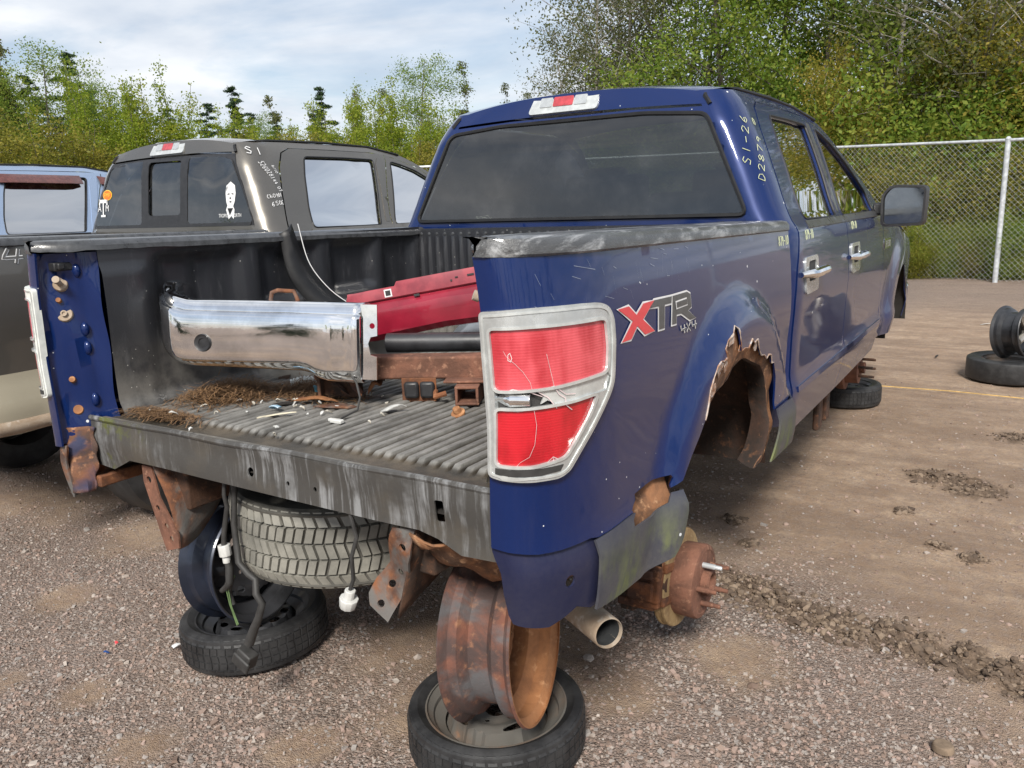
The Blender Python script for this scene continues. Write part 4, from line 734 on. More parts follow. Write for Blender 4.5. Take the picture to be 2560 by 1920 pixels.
for sg in (1, -1):
    mb = MB()
    for k in range(3): mb.tube([(sg*.56, 1.15+y*(1-.22*k), .33-.012*k+.22*(y*(1-.22*k))**2) for y in np.linspace(-.70, .75, 12)], .011, 6)
    mb.box((sg*.56, 1.15, .29), (.10, .14, .10)); build('leaf_spring', mb, M['rust'], blue)
    # hub with brake disc, caliper, studs
    Mx = Matrix.Translation((sg*.80, 1.135, .243)) @ Matrix.Rotation(sg*math.pi/2, 4, 'Y')
    mb = MB(); mb.lathe([(.07, -.02), (.165, -.02), (.168, -.016), (.168, -.010), (.164, -.008), (.162, .006), (.168, .008), (.168, .016), (.165, .02), (.118, .022), (.116, .028)], 56, Mx); dc = build('brake_disc', mb, M['disc'], blue, angle=30)
    mb = MB(); mb.lathe([(.112, -.03), (.124, .025), (.126, .088), (.122, .096), (.108, .099), (.105, .097), (.045, .0985), (.045, .122), (.038, .126), (.030, .122), (.030, .085), (.0001, .085)], 56, Mx); hb = build('hub', mb, M['rust_red'], blue, angle=30)
    for k in range(5):
        a = R_(50)+k*math.pi/2.5; mb = MB(); mb.lathe([(.0095, .09), (.0095, .138), (.0075, .140), (.0075, .158), (.006, .162), (.0001, .162)], 10, Mx @ Matrix.Translation((.070*math.cos(a), .070*math.sin(a), 0))); build('wheel_stud', mb, M['rust_red'] if k != 2 else M['galv'], hb, angle=40)
    mb = MB(); Mc = Matrix.Translation((sg*.775, 1.135, .243)) @ Matrix.Rotation(R_(168), 4, 'X') @ Matrix.Translation((-.012, 0, 0))
    for (c_, d_) in (((0, .150, 0), (.10, .085, .15)), ((sg*.035, .155, .0), (.035, .095, .11)), ((-sg*.03, .155, .07), (.13, .06, .03)), ((-sg*.03, .155, -.07), (.13, .06, .03)), ((-sg*.01, .195, .02), (.09, .03, .06)), ((-sg*.01, .195, -.035), (.08, .03, .03)), ((sg*.055, .135, .055), (.018, .07, .03)), ((sg*.055, .135, -.055), (.018, .07, .03))): mb.box(c_, d_, Mc)
    cal = build('brake_caliper', mb, M['rust'], blue, bevel=.007)
    mb = MB(); mb.tube([Mc @ Vector((-.02, .14, 0)), Mc @ Vector((sg*.058, .14, 0))], .03, 14); mb.box((-sg*.06, .12, .0), (.05, .12, .20), Mc); build('caliper_bracket', mb, M['rust_dark'], cal, bevel=.006)
    mb = MB(); mb.tube([(sg*.66, 1.28, .30), (sg*.70, 1.44, .66), (sg*.71, 1.50, .84)], [.009, .010, .010], 10); build('shock_rod', mb, M['rust'], blue)
    Mf = Matrix.Translation((sg*.66, 4.79, .28)) @ Matrix.Rotation(sg*math.pi/2, 4, 'Y')
    mb = MB(); mb.lathe([(.0001, -.10), (.14, -.10), (.165, -.02), (.165, .02), (.115, .022), (.114, .105), (.04, .108), (.04, .14), (.0001, .14)], 36, Mf); fh = build('hub', mb, M['rust_red'], blue, angle=35)
    for k in range(6):
        a = k*math.pi/3+.3; mb = MB(); mb.lathe([(.009, .10), (.009, .20), (.0001, .203)], 8, Mf @ Matrix.Translation((.07*math.cos(a), .07*math.sin(a), 0))); build('wheel_stud', mb, M['rust_dark'], fh)
    mb = MB(); mb.box((sg*.50, 4.79, .40), (.34, .14, .10)); mb.box((sg*.45, 4.79, .55), (.10, .16, .30)); build('suspension_arm', mb, M['rust_dark'], blue, bevel=.02)
# hanging body mount under the sill
mb = MB(); mb.box((.86, 2.98, .42), (.03, .10, .24)); mb.box((.86, 3.16, .42), (.03, .10, .22)); mb.box((.85, 3.07, .52), (.05, .30, .05)); build('body_mount', mb, M['rust_dark'], blue, bevel=.01)
mb = MB(); mb.lathe([(.0375, .0), (.0395, .002), (.0405, .01), (.0405, .45), (.036, .45), (.036, .01), (.0375, .0)], 28, Matrix.Translation((.938, .322, .468)) @ Vector((-.13, .085, -.006)).to_track_quat('Z', 'Y').to_matrix().to_4x4()); tp = build('tailpipe', mb, M['pipe'], blue, angle=40)
mb = MB(); mb.lathe([(.0358, .012), (.0355, .44), (.0001, .44)], 24, Matrix.Translation((.938, .322, .468)) @ Vector((-.13, .085, -.006)).to_track_quat('Z', 'Y').to_matrix().to_4x4()); build('tailpipe_bore', mb, M['soot'], tp)
mb = MB(); mb.tube([(.60, .60, .46), (.56, 1.3, .52), (.40, 1.9, .50), (.30, 3.6, .45)], .035, 10); build('exhaust_pipe', mb, M['rust'], blue)
# wiring that hangs from the rear sill
mb = MB(); mb.tube([(-.207, .13, .75), (-.205, .12, .70), (-.210, .13, .66), (-.238, .13, .572), (-.236, .12, .52), (-.232, .13, .465), (-.225, .12, .42), (-.24, .12, .401), (-.295, .14, .365)], [.006, .006, .007, .008, .008, .012, .012, .010, .008], 8)
mb.tube([(-.20, .16, .74), (-.215, .15, .60), (-.200, .14, .48), (-.16, .14, .45), (-.131, .14, .44), (-.123, .13, .401), (-.100, .13, .375), (-.125, .13, .32), (-.150, .13, .279), (-.180, .13, .224)], [.008, .009, .010, .010, .010, .011, .011, .012, .014, .016], 10); mb.tube([(-.236, .13, .41), (-.262, .14, .37), (-.248, .14, .33)], .008, 8)
wh = build('wiring_loom', mb, M['wire'], blue, angle=60)
mb = MB(); mb.tube([(-.226, .14, .43), (-.25, .13, .38), (-.245, .13, .33), (-.222, .13, .275)], .002, 5); mb.tube([(-.228, .14, .43), (-.262, .13, .39), (-.252, .13, .335), (-.228, .13, .27)], .002, 5); build('loose_wires', mb, M['wire_green'], wh)
mb = MB(); mb.tube([(-.240, .125, .535), (-.236, .125, .50)], .019, 10); mb.tube([(-.236, .125, .50), (-.234, .125, .478)], .012, 10); build('connector', mb, M['connector'], wh, bevel=.002)
mb = MB(); Mq = Matrix.Translation((-.200, .13, .170)) @ Matrix.Rotation(R_(25), 4, 'Y'); mb.box((0, 0, 0), (.058, .04, .055), Mq); mb.box((0, -.02, -.012), (.070, .012, .040), Mq); build('trailer_plug', mb, M['wire'], wh, bevel=.005)
mb = MB(); mb.tube([(.318, .10, .76), (.322, .098, .739), (.337, .098, .685), (.316, .095, .628), (.316, .095, .565), (.300, .095, .53)], .0055, 8); wr = build('wiring_loom', mb, M['wire'], blue)
mb = MB(); mb.tube([(.302, .095, .532), (.292, .094, .498)], .015, 10); mb.tube([(.296, .094, .508), (.287, .094, .480)], [.026, .022], 10); build('connector', mb, M['connector'], wr, bevel=.002)
# ------------------------------------------------------------------ wheels
def tyre_mesh(mb, Ro, w, Ri, n=72, rows=0, groove=.007, skew=.3, Mx=Matrix(), nb=64, mi_blk=0, sip=True):
    hw = w/2; sh = min(.03, w*.16)
    mb.lathe([(Ri, -hw*.80), (Ri+.008, -hw*.86), (Ri+(Ro-Ri)*.45, -hw), (Ro-sh*.8, -hw*.95), (Ro-sh*.25, -hw*.84), (Ro-groove, -hw*.70), (Ro-groove, 0), (Ro-groove, hw*.70), (Ro-sh*.25, hw*.84), (Ro-sh*.8, hw*.95), (Ri+(Ro-Ri)*.45, hw), (Ri+.008, hw*.86), (Ri, hw*.80)], n, Mx, mi=1 if rows else 0)
    if rows:
        edges = np.linspace(-hw*.93, hw*.93, rows+1)
        for r in range(rows):
            outer = r in (0, rows-1); N = nb if not outer else int(nb*.86)
            for k in range(N):
                a = 2*math.pi*(k+random.uniform(-.06, .06))/N; da = 2*math.pi/N*(.80 if outer else .82); z0, z1 = edges[r]+w*.012, edges[r+1]-w*.012; sk = skew*(1 if r % 2 else -1)*da*(1.2 if outer else .8); V = []
                for rr, e in ((Ro-groove*1.3, 1), (Ro, .90)):
                    for zz_, s_ in ((z0, -1), (z1, 1)):
                        drop = sh*.45 if (r == 0 and s_ < 0) or (r == rows-1 and s_ > 0) else 0
                        for q in (-.5, .5): aa = a+q*da*e+s_*sk*.5; V.append(Mx @ Vector(((rr-drop)*math.cos(aa), (rr-drop)*math.sin(aa), zz_+(0 if rr < Ro else -s_*w*.004))))
                mb.add(V, [(0, 1, 3, 2), (4, 6, 7, 5), (0, 4, 5, 1), (2, 3, 7, 6), (0, 2, 6, 4), (1, 5, 7, 3)], mi_blk)
    return mb
def rim_profile(r, w, t=.004):
    o = [(r, -w/2), (r+.004, -w/2+.006), (r-.006, -w/2+.014), (r-.016, -w/2+.022), (r-.020, -w/2+.045), (r-.050, -w/2+.065), (r-.052, w*.10), (r-.020, w*.22), (r-.018, w/2-.022), (r-.006, w/2-.014), (r+.004, w/2-.006), (r, w/2)]
    return o+[(a-t*1.2, b) for a, b in o[::-1]]
def disc(mb, r, z0, dish, holes, hr, hrad, ang=0, hub=.032, bell=0, Mx=Matrix(), slots=False):
    """wheel disc: pressed sheet with a ring of holes; height = dish profile"""
    hf = hermite([0, .05, .075, .10, .6*r+.04, .86*r, r], [z0+dish*.75, z0+dish*.75, z0+dish*.80, z0+dish, z0+dish*.94, z0+dish*.25, z0])
    out = [(r*math.cos(a), r*math.sin(a)) for a in np.linspace(0, 2*math.pi, 49)[:-1]]
    hs = [circ(0, 0, hub, 16)]
    for k in range(holes):
        a = ang+2*math.pi*k/holes; cx, cy = hrad*math.cos(a), hrad*math.sin(a)
        pl = [(hr*.85*math.cos(w), hr*1.25*math.sin(w)) if not slots else (hr*.7*math.cos(w), hr*2.0*math.sin(w)) for w in np.linspace(0, 2*math.pi, 13)[:-1]]
        hs.append([(cx+x*math.cos(a)-y*math.sin(a), cy+x*math.sin(a)+y*math.cos(a)) for x, y in pl])
    for k in range(5): a = ang+.3+2*math.pi*k/5; hs.append(circ(.057*math.cos(a), .057*math.sin(a), .008, 8))
    sub = MB(); panel(sub, out, hs, lambda x, y: np.stack([x, y, hf(np.hypot(x, y))], -1), .016, .004)
    mb.add([Mx @ Vector(p) for p in sub.v], sub.f)
    return mb
# under-slung spare of the blue truck
sp = thing('spare_tyre', 'dusty off-road spare tyre slung flat under the blue truck bed', 'spare tyre', (-.115, .545, .41))
mb = tyre_mesh(MB(), .385, .262, .225, 90, 5, .011, .55, Matrix.Translation((0, 0, .131)), 78); build('tyre', mb, [M['tyre_dusty'], M['tyre_side']], sp, angle=25)
mb = MB(); mb.lathe(rim_profile(.222, .20), 48, Matrix.Translation((0, 0, .131)), True); disc(mb, .175, .10, .05, 6, .022, .12, Mx=Matrix()); build('rim', mb, M['black_steel'], sp, angle=40)
# flat donut wheels on the ground and bare rims that stand on them under the frame
def donut(name, label, loc, Ro, rr, mats, holes, hr, slots, tilt=(0, 0), w=.145, rows=5, rz=0, group=None, dish=.055):
    o = thing(name, label, 'wheel', loc, rz, group); o.rotation_euler = (tilt[0], tilt[1], rz)
    mb = tyre_mesh(MB(), Ro, w, rr-.004, 84, rows, .0035, .15, Matrix.Translation((0, 0, w/2)), 56); build('tyre', mb, [mats[0], mats[0]], o, angle=28)
    mb = MB(); mb.lathe(rim_profile(rr, w*.84, .004), 56, Matrix.Translation((0, 0, w/2)), True); disc(mb, rr-.048, w*.40, dish, holes, hr, (rr-.048)*.72, slots=slots); build('rim', mb, mats[1], o, angle=40)
    return o
donut('flat_wheel', 'flat donut wheel on the ground under the upright rusty rim', (.512, .437, GZ), .262, .208, (M['tyre'], M['wheel_grey']), 4, .020, True, rz=-.5, dish=.065)
donut('flat_wheel', 'flat donut wheel with round holes under the upright black rim', (-.585, .475, GZ), .262, .205, (M['tyre'], M['black_steel']), 10, .019, False, tilt=(0, R_(-3.0)))
def standing(name, label, loc, r, w, mat, Rm, dz, dish, holes, hr):
    o = thing(name, label, 'wheel rim', loc); o.rotation_euler = Rm
    mb = MB(); mb.lathe(rim_profile(r, w), 64, Matrix(), True); mb.m = [1 if i % 24 >= 11 else 0 for i in range(len(mb.f))]; build('barrel', mb, [mat[0], mat[1]], o, angle=40)
    mb = MB(); disc(mb, r-.054, dz, dish, holes, hr, (r-.054)*.68); build('wheel_disc', mb, mat[1], o, angle=40)
    return o
standing('upright_rim', 'rusty bare steel rim standing upright under the right frame rail', (.590, .372, .115+.228), .229, .195, (M['rim_rusty'], M['rust_orange']), (R_(0), R_(86), R_(14)), -.055, .04, 5, .020)
standing('upright_rim', 'black bare steel rim standing upright behind the hanging wires', (-.565, .44, .08+.216), .216, .165, (M['blue_black_steel'], M['black_steel']), (0, R_(86), R_(4)), -.01, .045, 10, .015)
donut('flat_wheel', 'flat tyre lying under the front of the blue truck', (.62, 5.12, GZ), .255, .19, (M['tyre'], M['black_steel']), 8, .018, False, w=.16, rows=5)
donut('flat_wheel', 'flat tyre lying alone on the gravel near the fence', (1.665, 6.47, GZ), .33, .215, (M['tyre'], M['wheel_grey']), 10, .010, False, w=.19, rows=0, rz=.3)
o = thing('alloy_rim', 'dirty alloy rim standing on the lone flat tyre near the fence', 'wheel rim', (1.70, 6.40, GZ+.19+.215)); o.rotation_euler = (0, R_(84), R_(-28))
mb = MB(); mb.lathe(rim_profile(.215, .23), 56, Matrix(), True); build('barrel', mb, M['black_steel'], o, angle=40)
for k in range(5):
    a = k*2*math.pi/5; mb = MB(); mb.tube([(0, 0, .07), (.07*math.cos(a), .07*math.sin(a), .078), (.185*math.cos(a), .185*math.sin(a), .085)], [.035, .026, .030], 8); build('spoke', mb, M['alloy'], o)
mb = MB(); mb.lathe([(.0001, .095), (.03, .095), (.045, .085), (.05, .05)], 16); build('hub_cap', mb, M['alloy'], o)
mb = MB(); mb.tube([(-.0, 5.88, GZ+.012), (.40, 5.74, GZ+.012), (.66, 5.72, GZ+.012), (1.3, 5.74, GZ+.014), (1.78, 5.70, GZ+.012), (2.6, 5.6, GZ+.012)], .004, 6); tag(build('strap', mb, M['strap']), 'thin yellow strap stretched across the ground near the fence', 'strap')
# ------------------------------------------------------------------ things in the bed
bu = thing('chrome_bumper', 'half of a chrome rear bumper lying across the truck bed', 'bumper', (-.70, .295, 1.268)); L = .745
bu.rotation_euler = (R_(-5), R_(1.6), R_(18.5))                    # local x runs along the bumper
secx = np.concatenate([np.linspace(0, .10, 9), np.linspace(.13, L, 22)]); G = []
for x in secx:
    e = 1-math.sqrt(max(0, 1-(1-min(1, x/.10))**2)); bk = .10*e                      # rounded left end curls back
    dip = -.028*float(sm(.0, .14, x))+.03*(1-float(sm(.0, .05, x))); lower = float(sm(.55, .62, x))*.030
    b_ = -.246+.055*(1-float(sm(.0, .16, x)))**2-lower
    if x > L-.09: pass
    pts = [(x, .105+bk, dip-.012), (x, .055+bk, dip), (x, .014+bk, dip-.002), (x, .004+bk, dip-.009), (x, .0+bk, dip-.026), (x, -.002+bk, dip-.031)]
    c = float(sm(L-.085, L-.075, x)); inn = .008*(1-c)
    pts += [(x, -.002+bk, dip-.036), (x, -.010+bk-inn, dip-.040), (x, -.0125+bk-inn, dip-.047), (x, -.0125+bk-inn, dip-.08), (x, -.0115+bk-inn, dip-.13), (x, -.0100+bk-inn, b_+.045), (x, -.007+bk-inn, b_+.028), (x, -.001+bk-inn, b_+.014), (x, .012+bk, b_+.003), (x, .035+bk, b_)]
    G.append(pts)
mb = MB(); mb.grid(np.array(G)); mb.v = mb.v; shell = build('bumper_shell', mb, M['chrome'], bu, angle=50, solid=.003)
mb = MB()
fo = [(L-.002, -.030), (L+.052, -.030), (L+.052, -.125), (L+.030, -.130), (L+.022, -.150), (L+.030, -.185), (L+.050, -.190), (L+.050, -.262), (L-.002, -.262)]
panel(mb, fo, [circ(L+.036, -.095, .009)], lambda x, z: np.stack([x, .002+0*x, z], -1), .03, .004); build('end_flange', mb, M['chrome'], bu)
mb = MB(); mb.lathe([(.0001, .001), (.013, .001), (.015, .004), (.023, .004), (.028, .007), (.030, -.004)], 20, Matrix.Translation((.205, -.0205, -.165)) @ Matrix.Rotation(R_(90), 4, 'X')); build('parking_sensor', mb, M['black_trim'], bu)
mb = MB()
for x in (.06, .10, .20, .32, .50, .66): mb.lathe([(.0001, .0012), (.012, .0012)], 12, Matrix.Translation((x, .045+.02*(x < .1), .0018-.028*float(sm(0, .14, x))+.03*(1-float(sm(0, .05, x))))) @ Matrix.Scale(.5, 4, (0, 1, 0)))
build('bolt_holes', mb, M['soot'], bu)['kind'] = 'stuff'
mb = MB(); mb.box((.62, .07, -.13), (.05, .10, .16)); mb.box((.30, .09, -.12), (.45, .02, .10)); build('bumper_bracket', mb, M['rust'], bu, bevel=.004)
mb = MB(); mb.tube([(.375, .11, -.03), (.38, .11, -.004), (.40, .11, .004), (.46, .11, .002), (.475, .11, -.03)], .007, 8); build('bracket_loop', mb, M['rust_grey'], bu)
rp = thing('red_panel', 'red painted sheet metal panel resting on the hitch in the bed', 'body panel', (-.31, .78, 1.168)); rp.rotation_euler = (R_(-4), R_(-9.0), R_(25.5)); L = .98
sec = [(.03, .050), (.0, .052), (-.004, .040), (-.006, .002), (.006, -.004), (-.004, -.022), (-.016, -.034), (-.020, -.060), (-.012, -.115), (.010, -.135), (.06, -.14)]
mb = MB(); G = [[(x-(.05*(1-(-z/.14)) if x == 0 and z < 0 else 0)+(.035*max(0, (z+.01)/.06) if x == 0 else 0), y, z*(.72 if x < .20 and z > .002 else 1)-.004*math.sin(x*14)*(z < -.03)) for y, z in sec] for x in (0, .02, .10, .195, .205, .35, .5, .65, .8, L)]
mb.grid(np.array(G)); build('panel_face', mb, [M['red_metal'], M['red_dull']], rp, angle=28, solid=.0025); rp.children[0].data.polygons.foreach_set('material_index', [1 if f.center.z > .0 else 0 for f in rp.children[0].data.polygons])
for (x, z, w_, hh) in ((.17, .018, .018, .018), (.47, .030, .024, .006), (.40, .022, .006, .006), (.58, .028, .008, .020), (.42, .030, .010, .004), (.80, .026, .018, .018), (.27, -.006, .02, .008)):
    mb = MB(); mb.box((x, -.008, z), (w_, .003, hh)); build('slot', mb, M['soot'], rp)
    if w_ == .018: mb = MB(); mb.box((x, -.0072, z), (w_+.009, .003, hh+.009)); build('slot_rim', mb, M['decal_white'], rp)
ht = thing('tow_hitch', 'rusty receiver hitch with trailer socket lying in the bed', 'tow hitch', (-.02, .66, .886), R_(27)); L = .9
mb = MB(); mb.box((.20, .03, .105), (L, .075, .075)); build('crossbar', mb, M['rust_red'], ht, bevel=.008)
mb = MB(); mb.box((-.22, .03, .10), (.012, .16, .19)); mb.box((-.16, .02, .06), (.12, .06, .10)); build('end_plate', mb, M['rust_dark'], ht, bevel=.004)
mb = MB(); mb.box((.105, -.015, .035), (.115, .006, .080)); sb = build('socket_plate', mb, M['rust'], ht, bevel=.003)
for dx_ in (-.026, .026): mb = MB(); mb.box((.108+dx_, -.026, .037), (.048, .02, .055)); build('trailer_socket', mb, M['black_trim'], sb, bevel=.009)
mb = MB()
for (c_, d_) in (((.275, -.03, .008), (.076, .16, .009)), ((.275, -.03, .060), (.076, .16, .009)), ((.242, -.03, .034), (.009, .16, .055)), ((.308, -.03, .034), (.009, .16, .055)), ((.275, -.01, .070), (.16, .12, .008))): mb.box(c_, d_)
build('receiver_tube', mb, M['rust_red'], ht, bevel=.003)
mb = MB(); mb.tube([(.20, -.05, .030), (.165, -.06, .022), (.16, -.02, .03)], .009, 8); build('chain_loop', mb, M['rust'], ht)
tb = thing('black_tube', 'black round metal tube behind the chrome bumper in the bed', 'tube', (-.14, .80, 1.045), R_(26)); mb = MB(); mb.lathe([(.030, 0), (.034, .003), (.034, .95), (.030, .953), (.028, .5), (.030, 0)], 24, Matrix.Rotation(R_(90), 4, 'Y')); build('tube_wall', mb, M['black_steel'], tb)
mb = MB(); G = [[(-.05+.75*u, 1.02+.35*u*.5+.30*v_, 1.02+.06*math.sin(v_*3)+.02*math.sin(u*9)+.06*u) for v_ in np.linspace(0, 1, 8)] for u in np.linspace(0, 1, 14)]; mb.grid(np.array(G)); tag(build('sheet_metal', mb, M['white_plastic'], solid=.003), 'pale bent metal sheet lying under the red panel', 'metal sheet')
mb = MB(); P_ = [(-.735, .93, 1.435), (-.715, .945, 1.30), (-.67, 1.0, 1.18), (-.58, 1.09, 1.08), (-.42, 1.15, 1.02)]; q = np.array([hermite(range(5), [p[k] for p in P_])(np.linspace(0, 4, 24)) for k in range(3)]).T
mb.grid(np.array([[(p[0]-.004, p[1]-.06*(.5+k/24), p[2]-.014), (p[0]+.012, p[1], p[2]), (p[0]+.0, p[1]+.06*(.5+k/24), p[2]+.02)] for k, p in enumerate(q)])); tag(build('rubber_strip', mb, M['rubber_seal'], solid=.006), 'loose black rubber strip hanging from the left bed rail', 'strip')
mb = MB(); mb.tube([tuple(p+np.array([.022, .045, .02])) for p in q], .0018, 6); tag(build('wire', mb, M['decal_white']), 'thin pale cord draped along the hanging rubber strip', 'cord')
mb = MB(); mb.tube([(-.05, .50, 1.02), (.0, .49, .98), (.03, .47, .94), (.035, .45, .905), (.02, .40, .892), (.03, .375, .890)], .0035, 6); ww = build('loose_wire', mb, M['wire']); tag(ww, 'dark wire hanging from the chrome bumper onto the bed floor', 'wire')
mb = MB(); mb.box((.035, .36, .892), (.045, .018, .012)); mb.box((.0, .37, .890), (.014, .014, .010)); build('connector', mb, M['connector'], ww, bevel=.003)
# litter on the ribbed floor
FZ = .887
def flake(name, label, cat, x, y, L_, W_, mat, group=None, rz=None, curl=.010, z=0, n=7):
    rz = random.uniform(0, 6.3) if rz is None else rz; pl = []
    for w in np.linspace(0, 2*math.pi, n+1)[:-1]: k = random.uniform(.5, 1.15); pl.append((L_*k*math.cos(w), W_*k*math.sin(w)))
    sub = MB(); cu = lambda a, b: np.stack([a, b, .004+curl*np.sin(a/L_*2+1)+curl*.5*np.cos(b/W_*2)], -1); panel(sub, pl, [], cu, max(.012, W_*.5), .003); o = build(name, sub, mat, None, angle=50); o.location = (x, y, FZ+z); o.rotation_euler = (random.uniform(-.15, .15), random.uniform(-.15, .15), rz); return tag(o, label, cat, group)
flake('rust_flake', 'long orange rust flake at the front of the litter pile', 'rust flake', -.205, .50, .075, .020, M['rust_orange'], rz=.5, curl=.012, z=.008)
flake('rust_flake', 'brown rust flake left of the long orange flake', 'rust flake', -.285, .51, .06, .016, M['rust'], rz=.35, curl=.008)
flake('metal_scrap', 'flat grey metal scrap right of the orange rust flake', 'metal scrap', -.10, .50, .08, .030, M['rust_grey'], rz=.5, curl=.004)
flake('metal_scrap', 'dark flat scrap in front of the brown rust flake', 'metal scrap', -.285, .45, .05, .022, M['under'], rz=.4, curl=.004)
flake('metal_scrap', 'dark bent plate standing in the middle of the litter', 'metal scrap', -.235, .62, .06, .03, M['rust_dark'], rz=.9, curl=.03, z=.02)
flake('metal_scrap', 'black bent scrap behind the white corrugated hose', 'metal scrap', -.34, .72, .055, .025, M['rust_dark'], rz=.1, curl=.03, z=.02)
for k, (x, y) in enumerate(((-.22, .74), (-.26, .78), (-.17, .72), (-.13, .75), (-.20, .69), (-.09, .70), (-.16, .62), (-.12, .66), (-.07, .64), (-.20, .60), (-.30, .70), (-.25, .66), (-.10, .58), (-.15, .56))): flake('rust_flake', 'rust brown flake in the pile behind the chrome bumper', 'rust flake', x, y, random.uniform(.02, .06), random.uniform(.012, .028), M[random.choice(['rust', 'rust_dark', 'rust_dark', 'rust_orange'])], 'rust flakes piled behind the bumper', curl=.02, z=random.uniform(.005, .05))
flake('paint_flake', 'large white paint flake below the trailer socket', 'paint flake', .105, .535, .05, .020, M['connector'], rz=.3, curl=.012)
flake('paper_scrap', 'blue printed paper scrap in the middle of the litter', 'paper scrap', -.27, .58, .03, .018, plain('blue_print', (.10, .38, .50), .6, var=.5, scale=60), curl=.012, z=.015)
flake('paper_scrap', 'torn white and blue wrapper on the ribs before the litter', 'paper scrap', -.255, .375, .036, .02, plain('blue_white_wrapper', (.62, .66, .70), .5, col2=(.12, .36, .55), scale=30), curl=.01)
for k in range(44): flake('paper_scrap', 'small scrap of pale paper on the ribbed bed floor', 'paper scrap', random.gauss(-.28, .19), random.gauss(.46, .12), random.uniform(.003, .014), random.uniform(.003, .007), M[random.choice(['dirty_white', 'dirty_white', 'connector'])], 'pale scraps strewn over the bed floor', curl=.006)
flake('paper_scrap', 'long cream torn strip lying along the floor ribs', 'paper scrap', -.205, .33, .07, .011, plain('cream_strip', (.60, .55, .42), .7), rz=.55, curl=.003)
flake('paper_scrap', 'white scrap lying in front near the bed sill', 'paper scrap', -.50, .19, .018, .012, M['connector'], curl=.01)
mb = MB(); pts = [(-.455+.011*k*.9, .64+.006*k, FZ+.018+.010*math.sin(k*.35)) for k in range(16)]; rr_ = [.012 if i % 2 else .017 for i in range(31)]; P2 = [tuple(np.array(pts[i//2])*(1 if i % 2 == 0 else .5)+(0 if i % 2 == 0 else np.array(pts[min(15, i//2+1)])*.5)) for i in range(31)]; mb.tube(P2, rr_, 12); tag(build('corrugated_hose', mb, M['white_plastic'], angle=20), 'short white corrugated hose on the needle litter', 'hose')
mb = MB(); mb.lathe([(.0001, .024), (.011, .024), (.013, .02), (.013, .008), (.022, .006), (.022, 0)], 14, Matrix.Translation((.305, .60, FZ)) @ Matrix.Rotation(.5, 4, 'X')); tag(build('bolt', mb, M['rust_orange']), 'rusty flanged bolt on the bed floor beside the hitch', 'bolt')
for nm, lab, cx, cy, sx, sy, n_, hz in (('pine_needles', 'heap of dry brown pine needles along the left bed wall', -.57, .47, .14, .14, 3600, .05), ('pine_needles', 'dry pine needles strewn along the bed sill', -.56, .19, .17, .04, 650, .010), ('pine_needles', 'brown needles under the litter behind the bumper', -.32, .61, .18, .10, 2200, .04)):
    v, f = [], []
    for k in range(n_):
        r = np.clip(rng.normal(0, .5, 2), -1.3, 1.3); x, y = cx+r[0]*sx, cy+r[1]*sy; x = max(x, -.735); z = FZ+abs(rng.normal(0, .5))*hz*max(0, 1-.5*(r@r)); a = rng.uniform(0, 3.14); Ln = rng.uniform(.015, .045); t_ = rng.uniform(-.35, .35); d = np.array([math.cos(a)*Ln, math.sin(a)*Ln, t_*Ln]); s_ = np.array([-math.sin(a), math.cos(a), 0])*.0011; b = len(v)
        p = np.array([x, y, z]); v += [p-d-s_, p-d+s_, p+s_+[0, 0, .003], p+d, p-s_+[0, 0, .003]]; f += [(b, b+1, b+2, b+4), (b+4, b+2, b+3)]
    mb = MB(); mb.add(v, f); tag(build(nm, mb, plain('needles', (.22, .125, .055), .85, col2=(.10, .055, .03), scale=120), smooth=False), lab, 'needles', kind='stuff')
# ------------------------------------------------------------------ ground
from mathutils import noise as mn
def seg_d(x, y, pl):
    d = np.full(np.shape(x), 1e9)
    for a, b in zip(pl, pl[1:]):
        a, b = np.array(a), np.array(b); ab = b-a; t_ = np.clip(((x-a[0])*ab[0]+(y-a[1])*ab[1])/(ab@ab), 0, 1); d = np.minimum(d, np.hypot(x-a[0]-t_*ab[0], y-a[1]-t_*ab[1]))
    return d
def vnoise(x, y, sc, seed=0, oct_=1):
    x = np.asarray(x, float)*sc+seed*17.3; y = np.asarray(y, float)*sc+seed*9.1; out = 0; amp = 1; tot = 0
    for o_ in range(oct_):
        xi, yi = np.floor(x), np.floor(y); fx, fy = x-xi, y-yi; fx = fx*fx*(3-2*fx); fy = fy*fy*(3-2*fy)
        hs = lambda a, b: np.modf(np.abs(np.sin(a*127.1+b*311.7+seed*7.7)*43758.5453))[0]
        out = out+amp*((hs(xi, yi)*(1-fx)+hs(xi+1, yi)*fx)*(1-fy)+(hs(xi, yi+1)*(1-fx)+hs(xi+1, yi+1)*fx)*fy); tot += amp; amp *= .5; x = x*2.03+3; y = y*2.03+5
    return out/tot
RUT = [(.74, 1.80), (1.03, 1.66), (1.25, 1.63), (1.52, 1.62), (1.95, 1.50), (2.6, 1.35)]
BLOBS = [(1.40, 3.56, .16), (1.58, 3.45, .17), (1.49, 2.57, .045), (1.63, 2.49, .05), (1.30, 2.95, .04), (1.75, 4.6, .12), (.60, 2.45, .05), (.75, 2.2, .04)]
DARK = [(-1.62, .30, .14), (-1.30, 1.25, .2), (-.85, -.05, .10), (.15, .95, .55), (-.2, 1.9, .9), (-3.0, 1.4, .9), (-1.75, 1.9, .7), (.72, .85, .18), (-.9, .50, .10), (-.40, -.12, .13), (.22, .48, .24), (.02, .12, .12), (1.08, .55, .13), (1.32, .20, .10), (-1.15, -.15, .10), (.85, .05, .12), (-.7, .85, .16), (-1.9, .9, .25), (1.0, 1.2, .2)]
